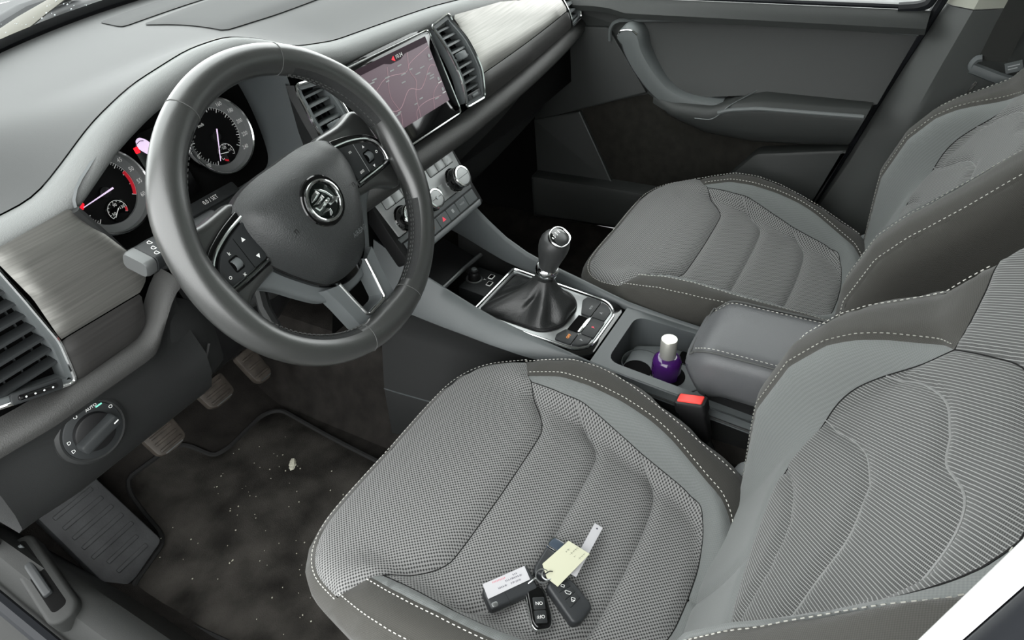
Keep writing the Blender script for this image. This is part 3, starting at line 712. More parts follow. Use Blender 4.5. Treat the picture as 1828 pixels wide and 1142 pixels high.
# seams sewn in pale thread
def on(lift, c, h=.0045): return lift(np.array(c, float), h)
def shift(c, d): return np.array([(a+d, b) for a, b in c])
cur = []
for f in (lambda c: np.array(c), lambda c: np.array(mirror(c))):
    cur.append(on(cu_lift, f(shift(STI[:-6], .006)), .0045)); cur.append(on(bk_lift, f(shift(BST, .006)), .0045))
    cur.append(on(cu_lift, ring_piece(inset(OUTL, -.007), tuple(f([(.243, -.122)])[0]), tuple(f([(.18, -.48)])[0]), tuple(f([(.25, -.3)])[0])), .004))
    cur.append(on(bk_lift, f(shift(BST, .006)), .0045)); cur.append(on(bk_lift, ring_piece(inset(BOUT, -.006), tuple(f([(.24, .455)])[0]), tuple(f([(.22, .0)])[0]), tuple(f([(.26, .2)])[0])), .004))
cur.append(on(cu_lift, ring_piece(inset(OUTL, -.014), (.243, -.122), (-.243, -.122), (0, .0)), .004))
stitches(cur, 'thread', seat, ln=.0042, gap=.0026, r=.00062)
for C, L_ in ((sym(SEAM1), cu_lift), (BORD, cu_lift), (np.array(mirror(BORD)), cu_lift), (RBD, bk_lift), (np.array(mirror(RBD)), bk_lift), (sym(TOPS), bk_lift), (DTOP[:14], bk_lift), (np.array(mirror(DTOP[:14])), bk_lift)):
    tube(L_(C, .0006), .0007, n=5).build('seam', 'seamd', seat)
qm = mat('quilting_highlight', (126, 127, 126), .85)  # raised quilting welts; the pale grey paints their highlight
for C, L_, r_ in ((sym(SEAM2), cu_lift, .0009), (sym(SEAM3), cu_lift, .0009), (sym(SC), bk_lift, .0008), (sym(SA), bk_lift, .0014), (sym(SB), bk_lift, .0016)):
    tube(L_(C, .0003), r_*.8, n=6).build('quilting_seam', qm, seat)
# passenger seat: a copy set further back
def copy_thing(root, loc, label, name=None):
    r = root.copy(); COL.objects.link(r); r.location = loc; r['label'] = label
    if name: r.name = name
    for ch in list(root.children):
        c = ch.copy(); COL.objects.link(c); c.parent = r
        for g in ch.children:
            d = g.copy(); COL.objects.link(d); d.parent = c
    return r
seat2 = copy_thing(seat, (-.371+.729, -.26-.055, .10), 'empty far front seat beside the passenger door, grey mesh cushion')

# buckle between the driver seat and the console
bk = thing('seat_belt_buckle', 'black seat belt buckle with red release button beside the driver seat', 'buckle', (-.118, -.42, .30))
BF = Fr((-.117, -.392, .392), (0, -1, .22), (1, 0, .0)); BF.n = np.cross(BF.r, BF.u)
if BF.n[2] < 0: BF = Fr(BF.o, BF.r, -BF.u)
prism(rrect(.047, .026, .006), BF, -.016, .004, .004, bottom=True).build('buckle_top', 'black', bk)
prism(rrect(.038, .0175, .003), BF, .003, .0062, .002).build('release_button', 'redbtn', bk, label='red release button')
loft([BF(np.c_[rrect(w, d, .005, cx), np.full(20, z)]) for w, d, z, cx in ((.041, .022, -.014, 0), (.041, .022, -.045, .001), (.036, .020, -.068, .003), (.026, .014, -.075, .005))]).build('buckle_body', 'black', bk)
loft([BF(np.c_[rrect(w, d, .003, cx), np.full(20, z)]) for w, d, z, cx in ((.026, .012, -.070, .005), (.028, .012, -.10, .010), (.030, .012, -.15, .02))]).build('buckle_stalk', 'hard', bk)

# ================================================================== dashboard
dash = thing('dashboard', 'wide dark dashboard with soft top pad, brushed trim and air vents', 'dashboard', (0, .40, .45))
LX = [-.74, -.62, -.545, -.50, -.46, -.40, -.313, -.25, -.19, -.13, -.05, .1, .2, .45, .72]
LZ = [.806, .813, .817, .846, .874, .899, .916, .914, .892, .862, .847, .842, .838, .813, .772]
LY = [.205, .203, .20, .193, .187, .183, .18, .182, .188, .194, .194, .188, .182, .176, .19]
def smooth_itp(xs, ys):
    g = np.linspace(xs[0], xs[-1], 400); v = np.interp(g, xs, ys); k = np.hanning(21); k /= k.sum()
    w = np.convolve(np.pad(v, 10, 'edge'), k, 'valid'); return lambda x: np.interp(x, g, w)
zl, yl = smooth_itp(LX, LZ), smooth_itp(LX, LY)
def zpad(x, d):
    zb = .884-.028*(x/.7)**2
    return zl(x)+(zb-zl(x))*float(sm(d, 0, .20))-.004*float(sm(.03-d, 0, .03))*0
xs = np.linspace(-.735, .715, 110)
def pad_pt(x, t):
    y0 = yl(x)+.034; y1 = wbase(x)+.01; d = .034+(y1-y0)*t
    return (x, yl(x)+d, zpad(x, d))
fix_normals(grid(pad_pt, xs, np.linspace(0, 1, 26)).build('top_pad', 'pad', dash, 60))
def lip_pt(x, k):
    dy, dz = ((.0345, -.003), (.033, -.0012), (.020, -.0015), (.010, -.004), (.003, -.009), (0, -.016), (.001, -.024), (.006, -.031), (.016, -.034), (.03, -.034))[k]
    return (x, yl(x)+dy, zpad(x, max(dy, 0))+dz)
fix_normals(grid(lip_pt, xs, range(10)).build('pad_edge', 'lip', dash, 70))
# defroster / speaker insert on the pad
def pad_lift(P, h):
    return np.array([(x, y, zpad(x, y-yl(x))+hh+.0015) for (x, y), hh in zip(P, np.broadcast_to(h, (len(P),)))])
INS_A = rpoly([(-.162, .635), (-.174, .555), (0, .566), (.174, .555), (.162, .635), (0, .655)], [.01, .012, .1, .012, .01, .1])
INS_B = rpoly([(-.156, .530), (-.138, .45), (-.146, .350), (.0, .345), (.146, .350), (.14, .45), (.156, .530), (0, .548)], [.008, .05, .008, .05, .008, .05, .008, .05])
panel('defroster_insert', INS_A, pad_lift, M['insert'], dash, .02, .0015, .004)
panel('speaker_insert', INS_B, pad_lift, M['insert'], dash, .02, .0015, .004)
# black core behind the face
cm = MB()
for xa, xb, z0, z1, dy in ((-.74, -.545, .60, None, .035), (-.545, -.19, .60, .70, .06), (-.19, .72, .55, None, .035)):
    g = np.linspace(xa, xb, 14)
    loft([[(x, yl(x)+dy-(.035 if x > -.2 and z < .75 else 0), z) for z in np.linspace(z0, (zl(x)-.03 if z1 is None else z1), 5)] for x in g], False, False, cm)
cm.build('dash_core', 'void', dash)
# --- driver side trim (surface coordinates x, z)
def dface(z): return itp(z, [.55, .63, .66, .70, .75, .80, .83], [.19, .178, .177, .179, .187, .199, .205])
def dl_lift(P, h):
    P = np.asarray(P, float); return np.c_[P[:, 0], dface(P[:, 1])-h, P[:, 1]+h*.12]
panel('trim_panel', rpoly([(-.616, .692), (-.616, .745), (-.625, .803), (-.532, .808), (-.494, .716), (-.500, .700), (-.514, .690)], [.001, .001, .004, .006, .012, .01, .001]), dl_lift, M['trim'], dash, .012, .004, .004, off=.004)
panel('trim_band', rpoly([(-.616, .6905), (-.514, .6885), (-.526, .650), (-.545, .640), (-.622, .637)], [.001, .001, .006, .004, .002]), dl_lift, M['trimd'], dash, .012, .004, .004, off=.004)
# --- vents: generic builder on a lifted face
def vent(name, poly, lift, par, slat_z, x_of, tab, frame_m='chrome', surround=.008, label=None, depth=.022, vanes=5, slat_m='hard2'):
    v = tube(lift(resample(rpoly(poly, .006), .004, True), .004), .0022, True, 6).build(name, frame_m, par, label=label)
    P = rpoly(poly, .006); I = inset(ccw(P), surround)
    A, B = lift(resample(ccw(P), .004, True), .003), None
    m = MB(); Pn = resample(ccw(P), .004, True); In = inset(Pn, surround)
    loft([lift(Pn, .002), lift(In, .0035), lift(In, -depth)], True, False, m); m.build('vent_surround', 'greyp', v)
    flat_ = MB(); c = In.mean(0); k = len(In); X = lift(In, -depth); flat_.add(list(X)+[X.mean(0)], [(i, (i+1) % k, k) for i in range(k)]); flat_.build('vent_duct', 'void', v)
    for z in slat_z:
        a, b = x_of(z); pts = []
        for t, h, dz in ((0, -.002, .0), (0, -.002, .0032), (0, -.016, .0062), (0, -.016, .003)):
            pts.append([lift(np.array([(a+(b-a)*q, z+dz)]), h)[0] for q in (0, .5, 1)])
        mb = MB(); loft([[pts[k][q] for k in range(4)] for q in range(3)], True, True, mb); fix_normals(mb.build('slat', slat_m, v))
    zz = (min(slat_z)+max(slat_z))/2
    for k in range(vanes):
        q = (k+.5)/vanes; pts = []
        for z in (min(slat_z), zz, max(slat_z)):
            a, b = x_of(z); x = a+(b-a)*q; pts.append([lift(np.array([(x+dx, z)]), h)[0] for dx, h in ((-.0008, -.0175), (.0008, -.0175), (.0008, -.0215), (-.0008, -.0215))])
        loft(pts).build('vane', 'btn', v)
    if tab:
        tx, tz = tab; e = lift(np.array([(tx, tz), (tx+.01, tz), (tx, tz+.01)]), .0); f = Fr(e[0], e[1]-e[0], e[2]-e[0]); 
        if f.n[1] > 0: f.n = -f.n
        prism(rrect(.020, .014, .003), f, -.004, .008, .003, bottom=True).build('vent_tab', 'greyp', v)
    return v
vl = [(-.6275, .800), (-.618, .690), (-.625, .638), (-.70, .663), (-.735, .672), (-.735, .800)]
v1 = vent('air_vent', vl, dl_lift, dash, [.668+.0155*k for k in range(8)], lambda z: (-.727, -.628+.0*z), (-.695, .735), slat_m='btn', label='air vent at the left end of the dashboard')
F1 = Fr((-.664, .171, .6585), (.96, -.02, -.30), (.29, .1, .95)); prism(rrect(.052, .013, .003), F1, 0, .004, .001).build('vent_wheel_frame', 'btn', v1)
prism(rrect(.040, .006, .002), F1, .003, .0065, .002).build('vent_thumbwheel', 'gloss', v1)
for k in range(4): flat(circle(.0011, 8, -.013+.009*k, 0), F1, .0068).build('vent_mark', 'white', v1)
# --- driver lower dash
def low_sec(x):
    k = float(sm(x, -.545, -.47)); up_ = .055*k
    return [(.190, .641+up_), (.176, .638+up_), (.166, .635+up_), (.159, .630+up_), (.157, .623+up_), (.160+.01*k, .615+up_), (.166+.02*k, .606+up_*.8), (.169+.02*k, .590+up_*.4), (.172, .565), (.178, .53), (.196, .494), (.226, .468), (.27, .462), (.34, .47)]
sec = [[(x, y+.01*float(sm(x, -.66, -.74)), z) for y, z in low_sec(x)] for x in np.linspace(-.745, -.472, 26)]
fix_normals(loft([s[:6] for s in sec], False, False).build('lower_pad_edge', 'lip2', dash, 70)); fix_normals(loft([s[5:] for s in sec], False, False).build('lower_panel', 'hard', dash, 60))
def kn_lift(P, h):
    P = np.asarray(P, float); return np.c_[P[:, 0], itp(P[:, 1], [.44, .47, .50, .55, .62, .66], [.27, .235, .212, .200, .192, .20])+itp(P[:, 0], [-.52, -.44, -.30, -.22], [0, .01, .02, .05])-h, P[:, 1]]
panel('knee_panel', rpoly([(-.515, .640), (-.482, .660), (-.452, .632), (-.43, .600), (-.425, .50), (-.50, .455), (-.56, .46), (-.56, .60)], .01), kn_lift, M['hard'], dash, .015, .012, .015, off=.004)
panel('column_surround', rpoly([(-.455, .655), (-.28, .665), (-.20, .64), (-.13, .60), (-.14, .50), (-.30, .45), (-.44, .47)], .01), kn_lift, M['black'], dash, .02, .004, .01)
tube(kn_lift(cr([(-.56, .528), (-.50, .531), (-.468, .54), (-.452, .56)], 6), .0155), .0028, n=6).build('storage_lid_edge', 'hard', dash)
# --- passenger side trim and lower dash
def pface(x, z):
    zt, zb = itp(x, [.1, .2, .62, .70], [.83, .826, .785, .77]), itp(x, [.1, .2, .62, .70], [.672, .676, .697, .70])
    t = (z-zb)/(zt-zb); y = .130+.050*t-.014*(1-(2*t-1)**2)
    return y+.022*((np.maximum(x-.2, 0))/.45)**2
def pl_lift(P, h):
    P = np.asarray(P, float); return np.c_[P[:, 0], pface(P[:, 0], P[:, 1])-h, P[:, 1]+.2*h]
panel('trim_panel', rpoly([(.2065, .7255), (.206, .775), (.200, .826), (.40, .806), (.61, .786), (.612, .7365)], [.001, .002, .004, .002, .004, .001]), pl_lift, M['trim'], dash, .02, .003, .004, off=.003)
panel('trim_band', rpoly([(.2065, .724), (.612, .735), (.612, .700), (.203, .6795)], .002), pl_lift, M['trimd'], dash, .02, .003, .004, off=.003)
vent('air_vent', [(.616, .700), (.616, .745), (.622, .784), (.675, .776), (.685, .74), (.675, .705)], pl_lift, dash, [.712+.0135*k for k in range(5)], lambda z: (.623, .676), None, vanes=3, label='air vent at the right end of the dashboard', surround=.006)
def plow(x):
    zt = float(itp(x, [-.2, .13, .2, .62, .70], [.667, .668, .672, .693, .697])); yb = .118+.03*max(0, (x-.2)/.45)**2
    r = [(yb+.028, zt+.002), (yb+.012, zt+.001), (yb+.002, zt-.003), (yb-.005, zt-.012), (yb-.005, zt-.024), (yb+.003, zt-.034), (yb+.025, zt-.045), (yb+.05, zt-.07), (yb+.07, zt-.12)]
    return r+[(yb+.10, zt-.20), (yb+.16, zt-.26), (yb+.28, zt-.27)] if x > .12 else r
fix_normals(loft([[(x, y, z) for y, z in plow(x)[:7]] for x in np.linspace(-.19, .70, 40)], False, False).build('lower_pad_edge', 'lip2', dash, 70))
fix_normals(loft([[(x, y, z) for y, z in plow(x)[6:]] for x in np.linspace(.125, .70, 20)], False, False).build('glovebox', 'hard', dash, 60))
tube([(.165, .146, .618), (.22, .148, .620), (.262, .152, .619)], .0012, n=5).build('glovebox_highlight', 'doorl', dash)  # lighter bead: the edge highlight put in as colour
fix_normals(loft([[(x, y, z) for y, z in ((.145, .625), (.165, .60), (.19, .52), (.23, .45), (.26, .36))] for x in (-.19, -.13, 0, .13)], False, False).build('stack_back', 'void', dash))

# --- centre fascia with the two inner vents
SF = lean_frame((0, .155, .7525), 19)
def bulge(yy): return .015*np.clip(1-((yy+.01)/.078)**2, 0, 1)
def sf_lift(P, h):
    P = np.asarray(P, float); return SF(np.c_[P, bulge(P[:, 1])+h])
prism(rpoly([(-.134, .080), (.134, .080), (.134, -.074), (-.134, -.074)], .004), SF, -.03, -.008, .001).build('centre_fascia', 'gloss', dash)
for sg in (1, -1):
    poly = [(sg*.136, .076), (sg*.192, .083), (sg*.203, .035), (sg*.206, -.025), (sg*.195, -.072), (sg*.134, -.070), (sg*.138, -.02), (sg*.137, .03)]
    v = vent('air_vent', poly, sf_lift, dash, [-.047+.0135*k for k in range(9)], (lambda z: (.146, float(itp(z, [-.06, .03, .08], [.195, .194, .186])))) if sg > 0 else (lambda z: (-float(itp(z, [-.06, .03, .08], [.195, .194, .186])), -.146)), (sg*.168, .012), vanes=4, label='inner air vent right of the touchscreen' if sg > 0 else 'inner air vent left of the touchscreen')
    e = sf_lift(np.array([(sg*.168, -.058)]), .0)[0]; f = Fr(e, SF.r, SF.u); prism(rrect(.042, .012, .002), f, -.004, .002, .001).build('vent_wheel_frame', 'btn', v)
    prism(rrect(.018, .006, .002), f, .0, .005, .002).build('vent_thumbwheel', 'greyp', v)

for sg in (-1,):
    ch_ = [sf_lift(np.array([(sg*float(itp(q, [-.072, -.025, .035, .083], [.196, .207, .204, .193])), q)]), .002)[0] for q in np.linspace(-.072, .083, 10)]
    fix_normals(loft([[tuple(p), (p[0]-.004, p[1]+.012, p[2]), (-.190, .200, p[2])] for p in ch_], False, False).build('vent_cheek', 'hard', dash))
# ================================================================== touchscreen
scr = thing('touchscreen', 'glossy touchscreen showing a mauve navigation map in the middle of the dashboard', 'screen', tuple(SF((0, -.07, 0))[0]))
prism(rrect(.250, .144, .006), SF, -.008, .002, .002).build('screen_glass', 'gloss', scr)
tube(SF(np.c_[resample(rrect(.253, .147, .007), .006, True), np.full(len(resample(rrect(.253, .147, .007), .006, True)), .001)]), .0017, True, 6).build('screen_frame', 'chrome', scr)
M['map'] = mat('map_ground', (70, 52, 62), .3, spec=.4, emit=(104, 78, 90), estr=.42)
M['map2'] = mat('map_header', (30, 20, 26), .5, spec=.1, emit=(52, 34, 44), estr=.5)
M['road'] = mat('map_road', (150, 120, 128), .5, emit=(150, 122, 128), estr=.5)
mp = flat([(-.112, -.044), (.106, -.044), (.110, .066), (-.112, .066)], SF, .0024).build('map_display', 'map', scr)
flat([(-.112, .056), (-.01, .056), (.005, .051), (.030, .051), (.045, .056), (.110, .056), (.110, .066), (-.112, .066)], SF, .0027).build('status_bar', 'map2', mp)
rm = MB()
for pts, w in (([(-.11, -.02), (-.06, -.005), (-.02, -.016), (.02, .004), (.05, -.004), (.09, .02), (.106, .018)], .0012), ([(.02, -.044), (.03, -.01), (.045, .01), (.04, .03), (.052, .056)], .0011), ([(-.11, .03), (-.07, .02), (-.02, .036), (.03, .03), (.05, .04), (.108, .05)], .0009), ([(-.03, -.044), (-.02, -.02), (-.026, .01), (-.006, .05)], .0009), ([(.06, -.044), (.075, -.02), (.106, -.008)], .0009), ([(.01, -.044), (.02, -.030), (.05, -.026), (.09, -.03)], .0009)):
    polyline(SF, cr(pts, 5), w, .0027, rm)
rm.build('map_road_lines', 'road', mp)
lm = MB()
for k in range(20):
    x, y, w = rng.uniform(-.10, .085), rng.uniform(-.036, .046), rng.uniform(.008, .016); seg(SF, (x, y), (x+w, y), .0019, .0028, lm)
lm.build('map_place_names', 'grey_print', mp)
text('10:34', SF, .0085, M['white'], mp, 'clock', .030, .0572, .003)
flat([(.010, .0565), (.017, .0605), (.017, .0525)], SF, .003).build('alert_icon', 'redlight', mp)
for k, y in enumerate((.036, -.004, -.022)):
    flat(circle(.0032, 12, .100, y), SF, .003).build('map_button', 'grey_print', mp); seg(SF, (.095, y-.0062), (.105, y-.0062), .0015, .003).build('map_button', 'white' if k else 'grey_print', mp)
for sx in (-1, 1):
    for k, s in enumerate(('RADIO', 'MEDIA', 'PHONE', 'VOICE') if sx < 0 else ()):
        seg(SF, (-.124, -.052+.027*k), (-.113, -.052+.027*k), .0006, .0023).build('key_divider', 'grey_print', scr)
        text(s, SF, .0042, M['white'], scr, 'key_print', -.1185, -.040+.027*k, .0024)

# ================================================================== instrument cluster
CF = lean_frame((-.371, .262, .778), 15)
clu = thing('instrument_cluster', 'instrument cluster with two round dials behind the steering wheel', 'instrument panel', (-.371, .26, .70))
rim_o = cr([(-.528, .803), (-.486, .846), (-.43, .874), (-.37, .886), (-.31, .890), (-.25, .886), (-.20, .866), (-.187, .82), (-.190, .75), (-.205, .704), (-.25, .694), (-.37, .692), (-.46, .692), (-.492, .708)], 5, True)
back = (rim_o-np.array((-.362, .785)))*np.array((.92, .86))+np.array((-.362, .785))
yo = .206+.0*rim_o[:, 0]
fix_normals(loft([[(x, .196, z) for x, z in (rim_o-np.array((-.362, .785)))*1.012+np.array((-.362, .785))], [(x, .193, z) for x, z in rim_o], [(x, .205, z) for x, z in (rim_o-np.array((-.362, .785)))*.985+np.array((-.362, .785))], [(x, .271+(z-.78)*.27, z) for x, z in back]], True, False).build('cluster_housing', 'hard2', clu, 50))
bm_ = MB(); X = [(x, .272+(z-.78)*.27, z) for x, z in back]; k = len(X); bm_.add(X+[tuple(np.mean(X, 0))], [(i, (i+1) % k, k) for i in range(k)]); bm_.build('cluster_back', 'void', clu)
tube([(x, .192, z) for x, z in cr([(-.530, .806), (-.512, .760), (-.494, .712), (-.478, .696), (-.45, .690), (-.37, .690), (-.28, .692)], 5)], .0048, n=8).build('housing_edge', 'hard', clu)
def gauge(cx, cy, labels, ang, ticks, needle, unit, sub, redz=None, nm='dial'):
    g = CF.sub(cx, cy, .004)
    d = lathe([(.053, -.02), (.053, .010), (.0515, .0125), (.050, .011)], g, 48, cap1=False).build(nm, 'chrome', clu)
    lathe([(.0503, .011), (.0492, .0010), (.0395, -.0012), (.039, -.004)], g, 48, cap1=False).build('dial_ring', 'dialring', d)
    flat(circle(.0395, 48), g, -.004).build('dial_face', 'dialface', d)
    arc_band(g, .0388, .0393, ang(labels[-1]), ang(0), -.0034, 60).build('dial_scale_line', 'white', d)
    tm = MB()
    for v, big in ticks:
        a = math.radians(ang(v)); c, s = math.cos(a), math.sin(a); r0 = .0335 if big else .0358; seg(g, (r0*c, r0*s), (.0388*c, .0388*s), .0009 if big else .0005, -.0034, tm)
    tm.build('dial_ticks', 'white', d)
    for v in labels:
        a = math.radians(ang(v)); s = ('%02d' % v) if redz else str(v); text(s, g, .0078, M['white'], d, 'numeral', .0447*math.cos(a), .0447*math.sin(a), .0016, sx=.85)
    if redz: arc_band(g, .0345, .0388, ang(redz[1]), ang(redz[0]), -.0032, 16).build('red_zone', 'red', d)
    text(unit, g, .0062, M['white'], d, 'unit_print', -.012, .021, -.0034, sx=.8)
    a = math.radians(ang(needle)); c, s = math.cos(a), math.sin(a)
    lathe([(.007, -.004), (.0065, .001), (.004, .002)], g, 20).build('needle_hub', 'black', d)
    flat([(-.010*c-.0011*-s, -.010*s-.0011*c), (.034*c-.0005*-s, .034*s-.0005*c), (.034*c+.0005*-s, .034*s+.0005*c), (-.010*c+.0011*-s, -.010*s+.0011*c)], g, .0028).build('needle', 'lcd', d)
    # small lower gauge
    sx_, sy_, sl = sub; q = CF.sub(cx+sx_, cy+sy_, .0008)
    sd = lathe([(.0148, -.001), (.0148, .0006), (.0140, .0008)], q, 32).build('small_dial', 'gloss', d)
    arc_band(q, .0118, .0124, -30, 215, .0012, 40).build('small_scale', 'white', sd)
    tm = MB()
    for k in range(11):
        a = math.radians(215-245*k/10); r0 = .0092 if k % 5 == 0 else .0103; seg(q, (r0*math.cos(a), r0*math.sin(a)), (.012*math.cos(a), .012*math.sin(a)), .0006, .0012, tm)
    tm.build('small_ticks', 'white', sd)
    arc_band(q, .0095, .0122, -30, -2, .0013, 8).build('small_red_zone', 'red', sd) if redz else arc_band(q, .0095, .0122, 222, 255, .0013, 8).build('small_red_zone', 'red', sd)
    for s, a in zip(sl, (200, 90, 10)): text(s, q, .0052, M['white'], sd, 'small_numeral', .0068*math.cos(math.radians(a)), .0068*math.sin(math.radians(a)), .0013)
    a = math.radians(222 if redz else 170); seg(q, (-.003*math.cos(a), -.003*math.sin(a)), (.010*math.cos(a), .010*math.sin(a)), .0011, .0016).build('small_needle', 'white', sd)
    return d
tach = gauge(-.088, .002, list(range(5, 65, 5)), lambda v: 230-4.3*v, [(v, v % 5 == 0) for v in range(0, 61)], 10, '1/min x100', (.002, -.025, ('50', '90', '130')), (49, 60), 'rev_counter')
flat([(-.044, -.0018), (-.032, .0035), (-.030, -.0012), (-.034, -.0062), (-.041, -.0058)], CF.sub(-.088, .002, .004), .0008).build('shift_pilot_light', 'redlight', tach)
gauge(.088, .004, list(range(20, 260, 20)), lambda v: 245-1.19*v, [(v, v % 20 == 0) for v in range(0, 241, 5)], 0, 'km/h', (.004, -.025, ('', '1/2', '1/1')), None, 'speedometer')
flat(rpoly([(-.026, .030), (-.012, .047), (.012, .047), (.028, .026), (.028, -.05), (-.026, -.05)], .004), CF, .0006).build('centre_display', 'gloss', clu)
dcar = flat(rpoly([(-.021, .031), (-.019, .041), (-.012, .043), (-.004, .036), (.004, .010), (-.006, .010)], .004), CF, .0012).build('door_open_symbol', 'lcd', clu)
flat(rrect(.0065, .008, .001, -.0235, .030), CF, .0014).build('door_warning', 'redlight', clu)
polyline(CF, [(-.020, .0365), (-.014, .0385), (-.009, .037)], .0009, .0016).build('symbol_line', 'inkd', clu)
rs = lean_frame((-.335, .205, .705), -8); rs = Fr((-.354, .225, .7225), (1, 0, .0), (0, .75, .66))
prism(rrect(.10, .017, .003), rs, -.004, .002, .001).build('reset_key', 'btn', clu); text('0.0 / SET', rs, .0085, M['white'], clu, 'key_print', .004, 0, .0024, sx=.8)

# ================================================================== light switch
ls = thing('light_switch', 'round rotary headlight switch on the lower left dashboard', 'switch', (-.632, .17, .52))
LF = Fr((-.640, .1675, .577), (1, -.02, 0), (0, .10, 1))
lathe([(.042, -.008), (.041, .001), (.037, .004), (.0345, .0035)], LF, 40, cap1=False).build('switch_collar', 'hard', ls)
lathe([(.0345, .002), (.034, .0045), (.033, .005)], LF, 40).build('switch_plate', 'btn', ls)
lathe([(.024, .004), (.023, .010), (.021, .011)], LF, 32).build('dial', 'black', ls)
LK = LF.sub(0, 0, .010, math.radians(12)); prism(rpoly([(-.024, -.007), (.024, -.007), (.026, .0), (.024, .007), (-.024, .007), (-.026, 0)], .003), LK, 0, .014, .003).build('dial_grip', 'btn', ls)
prism(rrect(.012, .008, .001, -.006, -.015), LF, .005, .0095, .001).build('fog_button', 'btn', ls)
for s, x, y, z in (('O', -.008, .0285, .0055), ('AUTO', .011, .0275, .0055), ('O', .029, .014, .0055), ('D', -.028, .006, .0055), ('D', -.029, -.006, .0055)): text(s, LF, .0062 if s != 'AUTO' else .005, M['white'], ls, 'switch_print', x, y, z)
text('*', LF, .009, M['white'], ls, 'switch_print', -.006, -.017, .0098)
seg(LK, (.017, 0), (.023, 0), .0015, .0144).build('pointer', 'white', ls)
seg(LF, (.015, .0245), (.023, .0245), .002, .0056).build('pilot_mark', mat('green_print', (120, 200, 180), .5, emit=(120, 200, 180), estr=.4), ls)

# ================================================================== climate panel
KF = lean_frame((0, .135, .575), 30)
cl = thing('climate_panel', 'silver climate control panel with three rotary knobs below the touchscreen', 'control panel', (0, .12, .50))
prism(rpoly([(-.122, .058), (.122, .058), (.120, -.070), (-.120, -.070)], .006), KF, -.03, -.001, .002).build('panel_body', 'black', cl)
prism(rpoly([(-.115, .051), (.115, .051), (.108, -.024), (-.108, -.024)], .003), KF, -.004, .002, .0015).build('silver_plate', 'silver', cl)
prism(rpoly([(-.112, -.0255), (.112, -.0255), (.110, -.034), (-.110, -.034)], .001), KF, -.004, .0005).build('dark_strip', 'hard2', cl)
for sg in (1, -1):
    prism(rrect(.074, .021, .003, sg*.064, .034), KF, .0015, .0022, .0004).build('button_gap', 'void', cl)
    for k in range(3):
        b = prism(rrect(.0232, .0185, .002, sg*(.064+(k-1)*.0243), .034), KF, .002, .0042, .001).build('climate_button', 'silver', cl)
        if (sg > 0 and k == 2) or (sg < 0 and k == 2): text('A' if sg > 0 else '*', KF, .008, M['grey_print'], b, 'button_print', sg*(.064+(k-1)*.0243), .033, .0045)
def knob(x, y, r, h, label):
    g = KF.sub(x, y, .002); k = lathe([(r*1.10, -.002), (r*1.10, .0012), (r, .003), (r*.985, h-.004), (r*.96, h-.001)], g, 40, cap1=False).build('climate_knob', 'gloss', cl, label=label)
    lathe([(r*1.13, -.002), (r*1.13, .001), (r*1.08, .0016)], g, 40, cap1=False).build('knob_skirt', 'chrome', k)
    lathe([(r*.985, h-.0045), (r*.98, h), (r*.93, h+.0016), (r*.80, h+.0018), (r*.78, h+.0006)], g, 40, cap1=False).build('knob_ring', 'chrome', k)
    lathe([(r*.78, h), (r*.74, h+.0014), (r*.4, h+.002)], g, 32).build('knob_cap', 'silver', k)
    seg(g, (-r*.72, 0), (r*.72, 0), .0009, h+.0022).build('knob_line', 'btn', k); return k, g
knob(.077, -.004, .0205, .024, 'right temperature knob'); knob(-.077, -.004, .0205, .024, 'left temperature knob')
k3, g3 = knob(.0, -.008, .0185, .014, 'fan speed knob'); lathe([(.0032, .0155), (.003, .0175)], g3, 16).build('knob_centre', 'satin', k3)
prism(rrect(.016, .022, .002, .036, -.006), KF, .002, .0045, .001).build('climate_button', 'silver', cl); prism(rrect(.016, .022, .002, -.036, -.006), KF, .002, .0045, .001).build('climate_button', 'silver', cl)
for k in range(7):
    x = -.0915+.0305*k; b = prism(rrect(.0292, .022, .0015, x, -.0475), KF, -.003, .0035, .0015).build('row_button', 'greyp', cl)
    if k == 2: text('P', KF, .008, M['amber'], b, 'button_print', x, -.0465, .0038); polyline(KF, [(x-.006, -.051), (x-.003, -.044), (x, -.049)], .0012, .0038).build('button_print', 'amber', b)
    if k == 3: flat([(x-.005, -.0505), (x+.005, -.0505), (x, -.042)], KF, .0038).build('button_print', 'redicon', b)
    if k == 4: flat(rrect(.006, .007, .001, x, -.046), KF, .0038).build('button_print', 'grey_print', b)
    if k in (1, 5): text('MODE' if k == 5 else 'OFF', KF, .005, M['grey_print'], b, 'button_print', x, -.0465, .0038)
prism(rpoly([(-.112, -.0605), (.112, -.0605), (.108, -.071), (-.108, -.071)], .002), KF, -.03, .003, .002).build('panel_lip', 'hard2', cl)

# ================================================================== steering wheel
WF0 = lean_frame((-.371, 0, .767), math.degrees(.40)); WF = WF0.sub(0, 0, 0, math.radians(5))
sw = thing('steering_wheel', 'black leather three-spoke steering wheel with chrome trim and round winged-arrow emblem', 'steering wheel', (-.371, 0, .767))
RR = .168
def rim_sec(a):
    """rim section at clock angle a (degrees from the top, clockwise)"""
    da = abs((a+180) % 360-180); fat = math.exp(-((da-62)/14)**2)*.0022; flare = math.exp(-((da-96)/15)**2)*.006+math.exp(-((da-180)/13)**2)*.004
    rr = .0172+fat; out = []
    for k in range(16):
        q = 2*PI*k/16; c, s = math.cos(q), math.sin(q); r_ = RR+rr*c*(1.0 if c > 0 else 1.02)-(flare if c < 0 else 0)*(-c)
        out.append((r_*math.sin(math.radians(a)), r_*math.cos(math.radians(a)), rr*1.02*s))
    return out
fix_normals(loft([WF(rim_sec(a)) for a in np.arange(0, 360, 3)], ring=True, caps=False).build('rim', 'leather', sw, 80))
